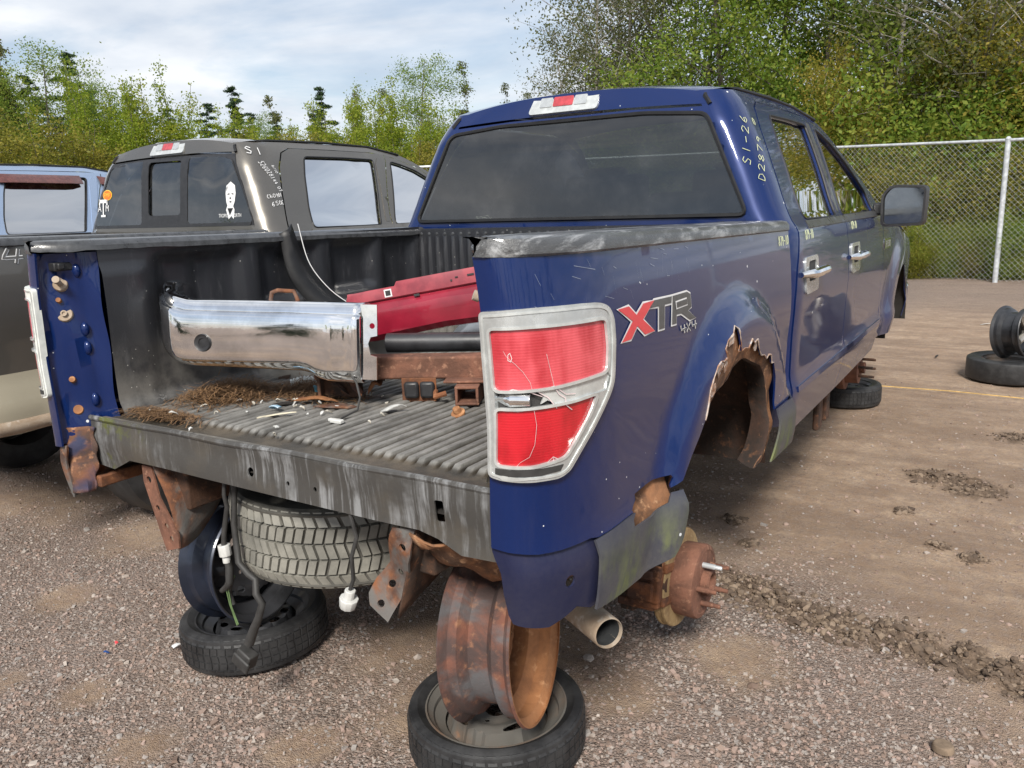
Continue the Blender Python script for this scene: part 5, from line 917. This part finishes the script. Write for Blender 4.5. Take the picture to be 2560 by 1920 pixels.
def mud(x, y):
    d = seg_d(x, y, RUT)+.07*(vnoise(x, y, 9, 3)-.5)+.04*(vnoise(x, y, 27, 5)-.5); m = 1-sm(.05, .13, d)
    for bx, by, br in BLOBS: m = np.maximum(m, 1-sm(br*.6, br*1.15, np.hypot(x-bx, y-by)+.6*br*(vnoise(x, y, 22, 6)-.5)))
    return m
def dirt(x, y):
    d = sm(-.15, .25, (y-1.75)*.5+(x-.8)*.35+.55*(vnoise(x, y, 1.3, 8, 3)-.5))*sm(.3, .9, x+.2*y*0+.3)
    for bx, by, br in DARK: d = np.maximum(d, (1-sm(br*.4, br*1.2, np.hypot(x-bx, y-by)+.7*br*(vnoise(x, y, 5, 9, 2)-.5)))*.9)
    d = np.maximum(d, .75*sm(.56, .70, vnoise(x, y, .9, 12, 4)))
    return d*(1-.75*sm(9, 12.5, y))
def height(x, y):
    m = mud(x, y); hgt = .018*(vnoise(x, y, 1.1, 1, 3)-.5)+.010*(vnoise(x, y, 7, 2, 2)-.5)+.005*(vnoise(x, y, 30, 4)-.5)
    rd = seg_d(x, y, RUT); tread = np.sin((x*.9-y*.5)*48)*np.exp(-((rd-.05)/.05)**2)*sm(1.05, 1.35, x)*.022
    return GZ-.006+hgt*.9+m*(.046*(vnoise(x, y, 20, 10, 2)-.40)+.026*(vnoise(x, y, 55, 11)-.5))-.018*np.exp(-(rd/.035)**2)+tread
def axis(parts): return np.unique(np.concatenate([np.arange(a, b, s) for a, b, s in parts]).round(4))
gx = axis([(-260, -60, 40), (-60, -12, 4), (-12, -3.6, .3), (-3.6, -1.6, .05), (-1.6, 3.0, .02), (3.0, 6, .1), (6, 30, 2), (30, 261, 40)])
gy = axis([(-260, -40, 40), (-40, -2, 2), (-2, -.6, .1), (-.6, 4.2, .02), (4.2, 8, .045), (8, 18, .14), (18, 60, 3), (60, 301, 40)])
X, Y = np.meshgrid(gx, gy, indexing='ij'); Z = height(X, Y); V = np.stack([X, Y, Z], -1).reshape(-1, 3); nx, ny = len(gx), len(gy)
I = (np.arange(nx-1)[:, None]*ny+np.arange(ny-1)[None, :]).ravel(); Fq = np.stack([I, I+ny, I+ny+1, I+1], 1)
def np_mesh(name, V, F, mats, smooth=True, parent=None):
    me = bpy.data.meshes.new(name); k = F.shape[1]; me.vertices.add(len(V)); me.vertices.foreach_set('co', np.asarray(V, np.float32).ravel()); me.loops.add(F.size); me.loops.foreach_set('vertex_index', F.astype(np.int32).ravel())
    me.polygons.add(len(F)); me.polygons.foreach_set('loop_start', np.arange(0, F.size, k, dtype=np.int32)); me.polygons.foreach_set('loop_total', np.full(len(F), k, np.int32)); me.polygons.foreach_set('use_smooth', np.full(len(F), smooth)); me.update(calc_edges=True)
    for m in (mats if isinstance(mats, (list, tuple)) else [mats]): me.materials.append(m)
    o = bpy.data.objects.new(name, me); C.objects.link(o)
    if parent is not None: o.parent = parent
    return o
t = NT('gravel_ground'); a = t.attr('soil'); sx = t.n.new('ShaderNodeSeparateColor'); t.l.new(a, sx.inputs[0]); dm, mm = sx.outputs[0], sx.outputs[1]
vc = t.voro(105, 'Color'); vd = t.voro(105); vc2 = t.voro(240, 'Color'); vd2 = t.voro(240); wob = t.noise(60, 5, .65)
g1 = t.ramp(t.xyz(0, vc), (0, (.11, .080, .064)), (.35, (.22, .168, .140)), (.7, (.31, .25, .215)), (1, (.40, .35, .31)))
g2 = t.ramp(t.xyz(1, vc2), (0, (.10, .072, .057)), (.6, (.25, .19, .155)), (1, (.42, .34, .29)))
grav = t.mix(t.step(wob, .42, .56), g2, g1); grav = t.mix(t.step(t.noise(2.2, 6, .6), .35, .7), grav, t.mix(.5, grav, (.30, .23, .195)))
br = t.mix(t.step(t.noise(7, 9, .7), .35, .68), (.33, .228, .155), (.48, .355, .25)); br = t.mix(t.math('MULTIPLY', t.step(t.noise(1.6, 6, .6, vec=t.mapv((.30, 1.9, 1)), dist=.5), .42, .62), .55), br, (.20, .135, .092)); br = t.mix(t.step(t.noise(150, 4, .7), .58, .72), br, g2)
dk = t.math('MULTIPLY', dm, t.math('MULTIPLY_ADD', t.step(t.noise(38, 6, .65), .35, .62), .55, .45), clamp=True)
col = t.mix(dk, grav, br); mdn = t.noise(45, 7, .7); col = t.mix(t.math('MULTIPLY', mm, .85), col, t.mix(t.step(mdn, .38, .66), (.085, .058, .040), (.19, .135, .095)))
t.set(Base_Color=col, Roughness=.92, Specular_IOR_Level=.25)
hh = t.math('ADD', t.math('MULTIPLY', t.math('MULTIPLY', t.math('SUBTRACT', 1, vd), t.math('SUBTRACT', 1, dm)), 1.0), t.math('ADD', t.math('MULTIPLY', vd2, -.45), t.math('MULTIPLY', t.noise(90, 8, .7), .9))); t.bump(hh, .9, .012)
gr = np_mesh('ground', V, Fq, t.m); tag(gr, kind='structure')
ca = gr.data.color_attributes.new('soil', 'FLOAT_COLOR', 'POINT'); colr = np.zeros((len(V), 4), np.float32); colr[:, 0] = dirt(V[:, 0], V[:, 1]); colr[:, 1] = mud(V[:, 0], V[:, 1]); colr[:, 3] = 1; ca.data.foreach_set('color', colr.ravel())
# loose stones
def stones(n, x, y, size, name, label, big=True):
    ico = bmesh.new(); bmesh.ops.create_icosphere(ico, subdivisions=1, radius=1); bv = np.array([v.co[:] for v in ico.verts]) if big else None; bf = np.array([[v.index for v in f.verts] for f in ico.faces]); ico.free()
    
    if not big: bv = np.array([(a, b, c_) for a in (-.72, .72) for b in (-.72, .72) for c_ in (-.72, .72)]); bf = np.array([(0, 1, 3, 2), (4, 6, 7, 5), (0, 4, 5, 1), (2, 3, 7, 6), (0, 2, 6, 4), (1, 5, 7, 3)])
    k = len(bv); jit = 1+rng.normal(0, .17 if big else .24, (n, k, 1 if big else 3)); sc = size[:, None, None]*(np.stack([rng.uniform(.7, 1.3, n), rng.uniform(.6, 1.0, n), rng.uniform(.40, .75, n)], 1))[:, None, :]
    a = rng.uniform(0, 2*np.pi, n); tl = rng.normal(0, .25, n); P = bv[None]*jit*sc; ct, st_ = np.cos(tl)[:, None], np.sin(tl)[:, None]; px, pz = P[..., 0]*ct-P[..., 2]*st_, P[..., 0]*st_+P[..., 2]*ct; py = P[..., 1]
    ca_, sa = np.cos(a)[:, None], np.sin(a)[:, None]; z = height(x, y)+size*.18
    W = np.stack([px*ca_-py*sa+x[:, None], px*sa+py*ca_+y[:, None], pz+z[:, None]], -1).reshape(-1, 3); F = (bf[None]+(np.arange(n)*k)[:, None, None]).reshape(-1, bf.shape[1])
    o = np_mesh(name, W, F, STONE, False); return tag(o, label, 'gravel', kind='stuff')
t = NT('stone'); r_ = t.island(); t.set(Base_Color=t.mix(t.step(t.noise(160, 3), .3, .7), t.ramp(r_, (0, (.12, .085, .07)), (.25, (.21, .155, .13)), (.5, (.25, .18, .155)), (.72, (.24, .225, .205)), (.92, (.38, .34, .30)), (1, (.52, .48, .44))), (.16, .12, .095), 'MULTIPLY') if False else t.ramp(r_, (0, (.16, .112, .088)), (.25, (.29, .215, .175)), (.5, (.35, .255, .215)), (.72, (.29, .265, .245)), (.92, (.36, .305, .265)), (1, (.42, .37, .33))), Roughness=.88, Specular_IOR_Level=.3); STONE = t.m
n = 150000; d = 1.2+6.3*rng.uniform(0, 1, n)**1.15; th = rng.uniform(R_(-62), R_(78), n); x = 1.73-np.sin(th)*d; y = -1.31+np.cos(th)*d; k = rng.uniform(0, 1, n) > .93*np.clip(dirt(x, y), 0, 1); x, y = x[k], y[k]; n = len(x); size = np.exp(rng.normal(math.log(.0046), .36, n)); stones(n, x, y, np.clip(size, .0025, .016), 'gravel', 'loose pinkish grey gravel spread over the yard ground', False)
n = 2600; d = 1.2+5.3*rng.uniform(0, 1, 2600); th = rng.uniform(R_(-62), R_(75), n); x = 1.73-np.sin(th)*d; y = -1.31+np.cos(th)*d; k = rng.uniform(0, 1, n) > .8*np.clip(dirt(x, y), 0, 1); x, y = x[k], y[k]; n = len(x); stones(n, x, y, np.clip(np.exp(rng.normal(math.log(.0072), .25, n)), .005, .012), 'coarse_gravel', 'coarser pinkish stones mixed into the fine yard gravel')
n = 400; d = rng.uniform(1.2, 7, n); th = rng.uniform(R_(-62), R_(75), n); x = 1.73-np.sin(th)*d; y = -1.31+np.cos(th)*d; stones(n, x, y, np.clip(np.exp(rng.normal(math.log(.011), .30, n)), .006, .024), 'pebbles', 'larger pale pebbles scattered on the gravel')
n = 5200; u = rng.uniform(0, 1, n); pl = np.array(RUT); sgm = np.minimum((u*(len(pl)-1)).astype(int), len(pl)-2); f = u*(len(pl)-1)-sgm; x = pl[sgm, 0]*(1-f)+pl[sgm+1, 0]*f+rng.normal(0, .06, n); y = pl[sgm, 1]*(1-f)+pl[sgm+1, 1]*f+rng.normal(0, .06, n)
bx = [np.array(b) for b in BLOBS]; j = rng.integers(0, len(bx), n//3); x[:n//3] = [bx[q][0]+rng.normal(0, .45)*bx[q][2] for q in j]; y[:n//3] = [bx[q][1]+rng.normal(0, .45)*bx[q][2] for q in j]
t = NT('mud_clod'); t.set(Base_Color=t.ramp(t.island(), (0, (.07, .048, .034)), (.6, (.14, .10, .07)), (1, (.24, .18, .13))), Roughness=.95); ST0 = STONE; STONE = t.m
stones(n, x, y, np.clip(np.exp(rng.normal(math.log(.0075), .45, n)), .003, .022), 'mud_clods', 'dark churned mud clods along the tyre track')
STONE = ST0
def bit(name, label, cat, x, y, L_, W_, mat, curl=.006):
    o = flake(name, label, cat, 0, 0, L_, W_, mat, curl=curl); o.location = (x, y, float(height(np.array(x), np.array(y)))+.008)
bit('plastic_scrap', 'grey bark-like scrap on the gravel at the lower right', 'scrap', 1.30, .34, .030, .014, M['rust_grey']); bit('plastic_scrap', 'small blue plastic bit on the gravel at the left', 'scrap', -1.0, .13, .009, .008, plain('blue_plastic', (.03, .10, .35), .4))
bit('plastic_scrap', 'small red plastic bit beside the blue bit on the gravel', 'scrap', -1.03, .19, .008, .006, M['decal_red']); bit('plastic_scrap', 'clear crumpled plastic bit on the gravel left of the wheels', 'scrap', -.80, .28, .035, .020, M['decal_white'], .014)
bit('stick', 'dark stick on the dirt past the lone flat tyre', 'stick', 1.05, 7.3, .12, .012, M['under']); bit('plastic_scrap', 'white litter on the dirt before the fence', 'scrap', 1.35, 9.6, .07, .03, M['connector'])
mb = MB(); mb.lathe([(.0001, .02), (.026, .018), (.030, .008), (.030, 0)], 16, Matrix.Translation((1.64, 1.03, GZ+.006))); tag(build('puck', mb, plain('muddy_brown', (.20, .145, .10), .9), bevel=.003), 'round muddy puck lying on the gravel at the right', 'puck')
# ------------------------------------------------------------------ chain link fence
FP = [(9.25, 11.79), (5.25, 13.22), (1.25, 14.66), (-2.75, 16.10), (-9.8, 12.6), (-14.5, 11.4)]; FH = 2.40; FHS = [2.18, 2.24, 2.31, 2.46, 2.40, 2.40]
fen = thing('chain_link_fence', 'galvanised chain link fence with a top rail along the yard edge', 'fence', (1.25, 14.66, GZ))
org = np.array([1.25, 14.66, GZ])
for i, p in enumerate(FP):
    ln = 0; mb = MB(); mb.tube([(p[0]-org[0], p[1]-org[1], -.1), (p[0]-org[0]+ln, p[1]-org[1]-ln*.36, FHS[i]+.03)], .038 if i != 2 else .042, 14); mb.tube([(p[0]-org[0]+ln, p[1]-org[1]-ln*.36, FHS[i]+.02), (p[0]-org[0]+ln, p[1]-org[1]-ln*.36, FHS[i]+.06)], [.050, .02], 12); build('post', mb, M['galv'], fen)
for a, b, ha, hb_ in zip(FP, FP[1:], FHS, FHS[1:]):
    mb = MB(); mb.tube([(a[0]-org[0], a[1]-org[1], ha), (b[0]-org[0], b[1]-org[1], hb_)], .026, 12); build('top_rail', mb, M['galv'], fen)
    a_, b_ = np.array(a), np.array(b); L = np.hypot(*(b_-a_)); u = (b_-a_)/L; nrm = np.array([u[1], -u[0]]); nrm *= -np.sign(nrm[1]) if False else 1; V, F = [], []; hgt = FH+.02; pit = .094
    for sgn_ in (1, -1):
        for s0 in np.arange(-hgt, L+hgt, pit):
            p0, p1 = s0, s0+sgn_*hgt; z0, z1 = .02, hgt
            t0, t1 = 0.0, 1.0
            lo, hi = (0-p0)/(p1-p0), (L-p0)/(p1-p0); lo, hi = min(lo, hi), max(lo, hi); t0, t1 = max(0, lo), min(1, hi)
            if t1 <= t0: continue
            A = np.array([*(a_+u*(p0+(p1-p0)*t0)-org[:2]+nrm*.002*sgn_), z0+(z1-z0)*t0]); B = np.array([*(a_+u*(p0+(p1-p0)*t1)-org[:2]+nrm*.002*sgn_), z0+(z1-z0)*t1])
            ta, tb = [np.hypot(*(q_[:2]+org[:2]-a_))/L for q_ in (A, B)]; A[2] *= (ha+(hb_-ha)*ta)/FH; B[2] *= (ha+(hb_-ha)*tb)/FH; d_ = (B-A)/np.linalg.norm(B-A); e1 = np.array([*nrm, 0]); e2 = np.cross(d_, e1); bI = len(V)
            for Q in (A, B):
                for w in (0, 2.094, 4.189): V.append(Q+.0015*(e1*math.cos(w)+e2*math.sin(w)))
            F += [(bI, bI+1, bI+4, bI+3), (bI+1, bI+2, bI+5, bI+4), (bI+2, bI, bI+3, bI+5)]
    mesh_o = np_mesh('chain_link_mesh', np.array(V), np.array(F), M['galv'], True, fen); mesh_o['kind'] = 'stuff'
# ------------------------------------------------------------------ trees
def leaf_mat(name, *cols, trans=.58):
    t = NT(name); r_ = t.island(); oi = t.n.new('ShaderNodeObjectInfo'); st = [(i/(len(cols)-1), c) for i, c in enumerate(cols)]; f = t.math('MULTIPLY_ADD', oi.outputs['Random'], .30, t.math('MULTIPLY', r_, .75), clamp=True)
    col = t.ramp(f, *st); t.set(Base_Color=col, Roughness=.55, Specular_IOR_Level=.3); tl = t.n.new('ShaderNodeBsdfTranslucent'); t.l.new(t.mix(.5, col, (.5, .6, .1), 'MIX') if False else col, tl.inputs[0]); ms = t.n.new('ShaderNodeMixShader'); ms.inputs[0].default_value = trans
    t.l.new(t.p.outputs[0], ms.inputs[1]); t.l.new(tl.outputs[0], ms.inputs[2]); t.l.new(ms.outputs[0], t.out.inputs[0]); return t.m
LM = {'green': leaf_mat('leaf_green', (.085, .155, .022), (.155, .25, .034), (.24, .32, .05), (.36, .39, .07)),
      'yellow_green': leaf_mat('leaf_yellow_green', (.15, .22, .020), (.22, .30, .028), (.31, .37, .040), (.42, .41, .06)),
      'olive': leaf_mat('leaf_olive', (.13, .145, .024), (.22, .22, .034), (.31, .285, .046), (.40, .33, .06)),
      'grey_green': leaf_mat('leaf_grey_green', (.075, .095, .035), (.12, .14, .048), (.17, .185, .07), (.24, .22, .085)),
      'conifer': leaf_mat('needle_green', (.020, .042, .018), (.034, .065, .026), (.050, .090, .034), trans=.12),
      'autumn': leaf_mat('leaf_autumn', (.12, .14, .022), (.22, .225, .034), (.33, .30, .048), (.40, .30, .06)), 'mid_green': leaf_mat('leaf_mid_green', (.10, .17, .024), (.18, .25, .036), (.28, .32, .05), (.40, .38, .065))}
t = NT('bark'); nn_ = t.noise(14, 6, .6, vec=t.mapv((1, 1, .4))); t.set(Base_Color=t.mix(t.step(nn_, .4, .62), (.055, .045, .036), (.17, .15, .125)), Roughness=.9); BARK = t.m
t = NT('birch_bark'); nn_ = t.noise(9, 6, .6, vec=t.mapv((1, 1, 3))); t.set(Base_Color=t.mix(t.step(nn_, .40, .52), (.10, .085, .07), (.33, .31, .28)), Roughness=.8); BIRCH = t.m
def leaves(cen, sz, droop=.0, elong=1.5):
    n = len(cen); a = rng.normal(0, 1, (n, 3)); a[:, 2] -= droop; a /= np.linalg.norm(a, axis=1)[:, None]; b = rng.normal(0, 1, (n, 3)); b -= a*(a*b).sum(1)[:, None]; b /= np.linalg.norm(b, axis=1)[:, None]; s = (sz*rng.uniform(.6, 1.25, n))[:, None]
    V = np.stack([cen-a*s*elong*.5, cen+b*s*.42, cen+a*s*elong*.5, cen-b*s*.42], 1).reshape(-1, 3); return V, np.arange(4*n).reshape(-1, 4)
def tree_proto(name, H, kind, nleaf, lsz, lm, bark, spread=.22, base=.2, trunk_r=.07, stems=1, clump=.34, seed=1, droop=.3):
    global rng; rs = np.random.default_rng(seed); rng = rs; rd = random.Random(seed); mb = MB(); cs = []; wts = []
    for s_ in range(stems):
        ox, oy = (0, 0) if stems == 1 else (rd.gauss(0, spread*H*.30), rd.gauss(0, spread*H*.30)); h_ = H*(1 if s_ == 0 else rd.uniform(.55, .95)); lx, ly = rd.gauss(0, .05)*h_+ox*.5, rd.gauss(0, .05)*h_+oy*.5
        tp = [(ox+lx*q*q+.04*h_*math.sin(q*5+s_)*q*.5, oy+ly*q*q, h_*q-.1) for q in np.linspace(0, 1, 9)]; tr = [max(.006, trunk_r*(1-q*.92)*(1 if stems == 1 else .55)) for q in np.linspace(0, 1, 9)]; mb.tube(tp, tr, 7, False)
        nl = max(7, int((26 if kind == 'leafy' else 62 if kind == 'lacy' else 16 if kind == 'sapling' else 60)*(1 if stems == 1 else .55)))
        for k in range(nl):
            q = base+(1-base)*(k+rd.random())/nl; q = min(q, .98); i = int(q*8); fr = q*8-i; p = Vector(tp[i]).lerp(Vector(tp[min(8, i+1)]), fr); a = rd.uniform(0, 6.28)
            if kind == 'conifer': Lb = H*spread*(1-q)**.85*rd.uniform(.75, 1.1)+.10; up = -.22+.25*q
            elif kind == 'sapling': Lb = H*spread*(1-q*.85)*rd.uniform(.3, 1)*.6; up = 1.2
            else: Lb = H*spread*(.35+1.1*math.sin(min(1, (q-base)/(1-base)*.9+.12)*math.pi))*rd.uniform(.5, 1.1); up = .55
            d_ = Vector((math.cos(a), math.sin(a), up)).normalized(); e = p+d_*Lb+Vector((rd.gauss(0, .1), rd.gauss(0, .1), rd.gauss(0, .1)))*Lb*.5; m_ = p.lerp(e, .55)+Vector((0, 0, .06*Lb)); mb.tube([p, m_, e], [tr[i]*.45, tr[i]*.25, .004], 5, False)
            if kind in ('lacy', 'leafy'):
                for w in (.45, .7, .9):
                    t0 = p.lerp(m_, w/.55) if w < .55 else m_.lerp(e, (w-.55)/.45); t1 = t0+Vector((rd.gauss(0, 1), rd.gauss(0, 1), rd.gauss(.35, .6))).normalized()*Lb*.35; mb.tube([t0, t1], [.007, .003], 3, False); cs.append((*t1, clump*.7*(.6+.4*Lb))); wts.append(Lb*.6)
            for w in ((.3, .5, .7, .85, 1.0) if kind != 'conifer' else (.15, .3, .45, .6, .75, .9, 1.0)):
                c_ = p.lerp(m_, w/.55) if w < .55 else m_.lerp(e, (w-.55)/.45); cs.append((*c_, clump*(.55 if kind == 'conifer' else 1)*(.6+.4*Lb))); wts.append(Lb*(w+.25)+.04)
            if kind == 'conifer':
                for w in (.45, .65, .85):
                    for sd in (1, -1): c_ = p.lerp(e, w)+Vector((-d_.y, d_.x, -.05))*sd*Lb*.28*(1.15-w); cs.append((*c_, clump*.5)); wts.append(Lb*.5)
        if kind == 'sapling':
            for q in np.linspace(.25, 1, 16): i = min(7, int(q*8)); p = Vector(tp[i]).lerp(Vector(tp[i+1]), q*8-i); cs.append((*p, clump*(1.1-.75*q))); wts.append(.35*(1.15-q))
    cs = np.array(cs); wts = np.array(wts); wts /= wts.sum(); j = rs.choice(len(cs), nleaf, p=wts); nz = rs.normal(0, 1, (nleaf, 3))
    if kind == 'conifer': nz *= [1, 1, .35]
    P = cs[j, :3]+nz*cs[j, 3:4]*.62; P = P[P[:, 2] > .05]; V, F = leaves(P, lsz, droop, 1.5 if kind != 'conifer' else 2.6)
    root = thing(name, 'tree', 'tree'); build('trunk', mb, bark, root); np_mesh('crown', V, F, LM[lm], False, root); rng = np.random.default_rng(seed+50); return root
USED = set()
def plant(proto, x, y, s, label, cat, group=None, rz=None, sxy=1.0, lm=None):
    if proto.name in USED:
        r = proto.copy(); C.objects.link(r)
        for ch in proto.children: c_ = ch.copy(); C.objects.link(c_); c_.parent = r
    else: r = proto; USED.add(proto.name)
    r.location = (x, y, GZ-.05); r.scale = (s*sxy, s*sxy, s); r.rotation_euler = (0, 0, random.uniform(0, 6.28) if rz is None else rz); r['label'] = label; r['category'] = cat
    if group: r['group'] = group
    elif 'group' in r: del r['group']
    return r
PR = {'poplar': [tree_proto('poplar_tree', 9, 'leafy', 14000, .062, 'green', BARK, .20, .16, .10, seed=s, clump=.40) for s in (1, 2)],
      'birch': [tree_proto('birch_tree', 9, 'lacy', 6500, .058, 'grey_green', BIRCH, .19, .18, .085, seed=s, clump=.26) for s in (3, 4)],
      'autumn': [tree_proto('birch_tree', 6, 'leafy', 13000, .055, 'autumn', BIRCH, .24, .10, .06, seed=5, clump=.40)],
      'sapling': [tree_proto('poplar_sapling', 6, 'sapling', 22000, .058, 'yellow_green', BARK, .26, .06, .05, stems=11, seed=s, clump=.30) for s in (6, 7)],
      'thin': [tree_proto('poplar_sapling', 6, 'sapling', 5000, .06, 'grey_green', BARK, .16, .22, .045, stems=2, seed=8, clump=.24)],
      'olive': [tree_proto('willow_bush', 4, 'leafy', 16000, .055, 'olive', BARK, .24, .03, .04, stems=6, seed=s, clump=.34) for s in (9, 10)],
      'shrub': [tree_proto('alder_shrub', 3, 'leafy', 24000, .050, 'mid_green', BARK, .30, .02, .03, stems=7, seed=11, clump=.34), tree_proto('alder_shrub', 3, 'leafy', 20000, .052, 'green', BARK, .30, .02, .03, stems=7, seed=12, clump=.34), tree_proto('alder_shrub', 3, 'leafy', 22000, .046, 'autumn', BARK, .30, .02, .03, stems=7, seed=13, clump=.34)],
      'conifer': [tree_proto('spruce_tree', 7, 'conifer', 26000, .055, 'conifer', BARK, .24, .05, .08, seed=s, clump=.30) for s in (14, 15)]}
CX, CY = 1.728, -1.308
def at(u, dist):                       # a place on the ground in the direction of bearing u (photo column), dist metres off
    d_ = np.array([.84470404, .53418891])*(u-1280)/2022.2+np.array([-.5278764, .82114757])*.976; d_ /= np.hypot(*d_); return CX+d_[0]*dist, CY+d_[1]*dist
rp_ = random.Random(21)
ORD = 'leftmost second third fourth fifth sixth seventh eighth ninth tenth'.split()
def row(kind, items, label, cat, group, jitter=0):
    rank = {k: i for i, k in enumerate(sorted(range(len(items)), key=lambda q: items[q][0]))}
    for k, (u, dist, H) in enumerate(items):
        pr = PR[kind][k % len(PR[kind])] if isinstance(kind, str) else kind; h0 = {'poplar': 9, 'birch': 9, 'autumn': 6, 'sapling': 6, 'thin': 6, 'olive': 4, 'conifer': 7}.get(kind, 3); x, y = at(u, dist); plant(pr, x, y, H/h0, label if len(items) > 10 else (ORD[rank[k]]+(' of the ' if rank[k] == 0 else ' from the left of the ')+group), cat, group, sxy=rp_.uniform(.9, 1.15))
# far tree line on the left, from the back to the front
row('conifer', [(60, 37, 7.0), (150, 35, 7.0), (275, 36, 7.8), (205, 39, 7.4), (330, 40, 7.0), (430, 38, 6.6), (590, 40, 6.6), (665, 38, 7.0), (770, 40, 6.2), (845, 39, 6.0), (885, 37, 6.9), (945, 38, 5.9), (720, 41, 6.3), (1000, 40, 5.8), (1180, 40, 6.2), (1350, 42, 6.2), (510, 41, 6.4), (-40, 36, 7.4), (1090, 41, 5.8), (1270, 41, 5.6)], 'dark spruce tree standing in the far tree line behind lighter saplings', 'spruce', 'spruces in the far tree line')
row('poplar', [(240, 33, 7.2), (20, 34, 6.8), (90, 33, 6.2), (320, 34, 6.4), (1080, 34, 7.4), (-90, 33, 7.2), (160, 33, 6.4), (430, 34, 5.6), (700, 35, 5.4)], 'dense mid green tree rising out of the far tree line', 'tree', 'leafy green trees in the far tree line')
row('thin', [(1215, 36, 7.2), (1290, 36, 6.4), (1345, 36, 6.4), (985, 34, 6.3), (1000, 35, 6.6), (215, 34, 8.2), (840, 33, 5.9)], 'thin sparsely leaved sapling standing above the far tree line', 'sapling', 'thin saplings in the far tree line')
row('sapling', [(390, 30, 6.4), (440, 29, 5.9), (490, 30, 6.0), (545, 30, 6.5), (590, 30, 5.4), (640, 30, 5.2), (690, 31, 4.9), (350, 31, 5.4), (1010, 30, 5.8), (1060, 29, 6.0), (1120, 30, 5.6), (960, 30, 5.4), (1170, 31, 4.8), (310, 30, 4.9), (740, 31, 4.7), (800, 31, 4.6), (860, 31, 4.8), (910, 31, 4.8)], 'yellow green bushy sapling in front of the far spruces', 'sapling', 'yellow green saplings in the far tree line')
row('sapling', [(u, 32.5+.8*math.sin(u*.37), 5.2+.9*math.sin(u*.11)) for u in range(-60, 1400, 52)], 'yellow green sapling filling the middle of the far tree line', 'sapling', 'saplings filling the far tree line')
row('olive', [(-60, 27, 4.8), (20, 28, 5.2), (80, 26, 4.2), (140, 27, 4.2), (200, 26, 4.4), (260, 27, 3.8), (310, 26, 4.2), (360, 27, 3.6), (720, 30, 4.4), (770, 29, 4.0), (820, 30, 4.4), (880, 30, 4.3), (930, 29, 4.0), (980, 28, 3.7), (1060, 27, 3.8), (1140, 28, 3.8), (420, 27, 3.3), (520, 27, 3.2), (620, 27, 3.4), (1230, 29, 4.2), (1330, 29, 4.2)], 'olive yellow bush along the foot of the far tree line', 'bush', 'olive bushes at the foot of the far tree line')
# forest behind the fence on the right
row('birch', [(1430, 24, 6.4), (1500, 24, 9.4), (1575, 25, 11), (1635, 24, 10), (1700, 26, 11), (1465, 27, 7.0), (1540, 26, 8.5)], 'thinly leaved grey birch standing left of the dense fence forest', 'birch', 'sparse birches behind the blue truck roof')
row('poplar', [(1720, 23, 9.0), (1800, 22, 10), (1890, 24, 10.5), (1980, 22, 10), (2070, 24, 11), (2160, 23, 10.5), (2300, 23, 10.5), (2430, 24, 11), (2540, 22, 10), (2650, 24, 11), (1640, 26, 6.4)], 'tall dense green tree in the forest behind the wire fence', 'tree', 'tall green trees behind the fence')
row('birch', [(2380, 20, 10.5), (2480, 21, 11), (2180, 21, 10)], 'tall pale stemmed birch in the forest above the wire fence', 'birch', 'pale birches above the fence')
row('autumn', [(2390, 20.2, 5.4), (2560, 20.2, 5.8), (2250, 20.5, 5.0), (2660, 20, 5.4), (1560, 22, 4.0), (1480, 23, 3.6), (2010, 20, 4.8)], 'olive and gold birch of middle height behind the wire fence', 'birch', 'olive gold birches behind the fence')
for i, nm in ((1, 'green'), (0, 'yellow green'), (2, 'autumn gold')):
    us = {1: [1660, 1760, 1850, 1940, 2030, 2140, 2230, 2330, 2440, 2520, 2600, 2700], 0: [1420, 1520, 1600, 1720, 1820, 1900, 2080, 2180, 2300, 2400, 2480, 2570, 2660], 2: [1980, 2110, 2200, 2280, 2360, 2450, 2540, 2620]}[i]
    row(PR['shrub'][i], [(u, (20.2 if i == 1 else 18.8 if i == 0 else 18.5)+rp_.uniform(-.5, .8), {1: 4.0, 0: 2.6, 2: 3.0}[i]*rp_.uniform(.8, 1.15)) for u in us], nm+' leaved shrub growing close behind the wire fence', 'shrub', nm+' shrubs behind the fence')
for k, u in enumerate(range(1950, 2700, 34)):
    x, y = at(u, 16.7+rp_.uniform(-.2, .4)); plant(PR['shrub'][(0, 2, 0, 1)[k % 4]], x, y, rp_.uniform(.22, .42), 'low leafy weed growing at the foot of the wire fence', 'weed', 'weeds at the foot of the fence')
# trees round the rest of the clearing, seen only in glass and paint
for k in range(26):
    a = R_(150+k*9.0); x, y = 1.7+46*math.cos(a+.6), -1.3+46*math.sin(a+.6)
    if y > 14 or k % 13 == 12: continue
    plant(PR['conifer' if k % 3 else 'poplar'][k % 2], x, y, rp_.uniform(.9, 1.25), 'dark tree at the far side of the yard', 'tree', 'trees round the far side of the yard')
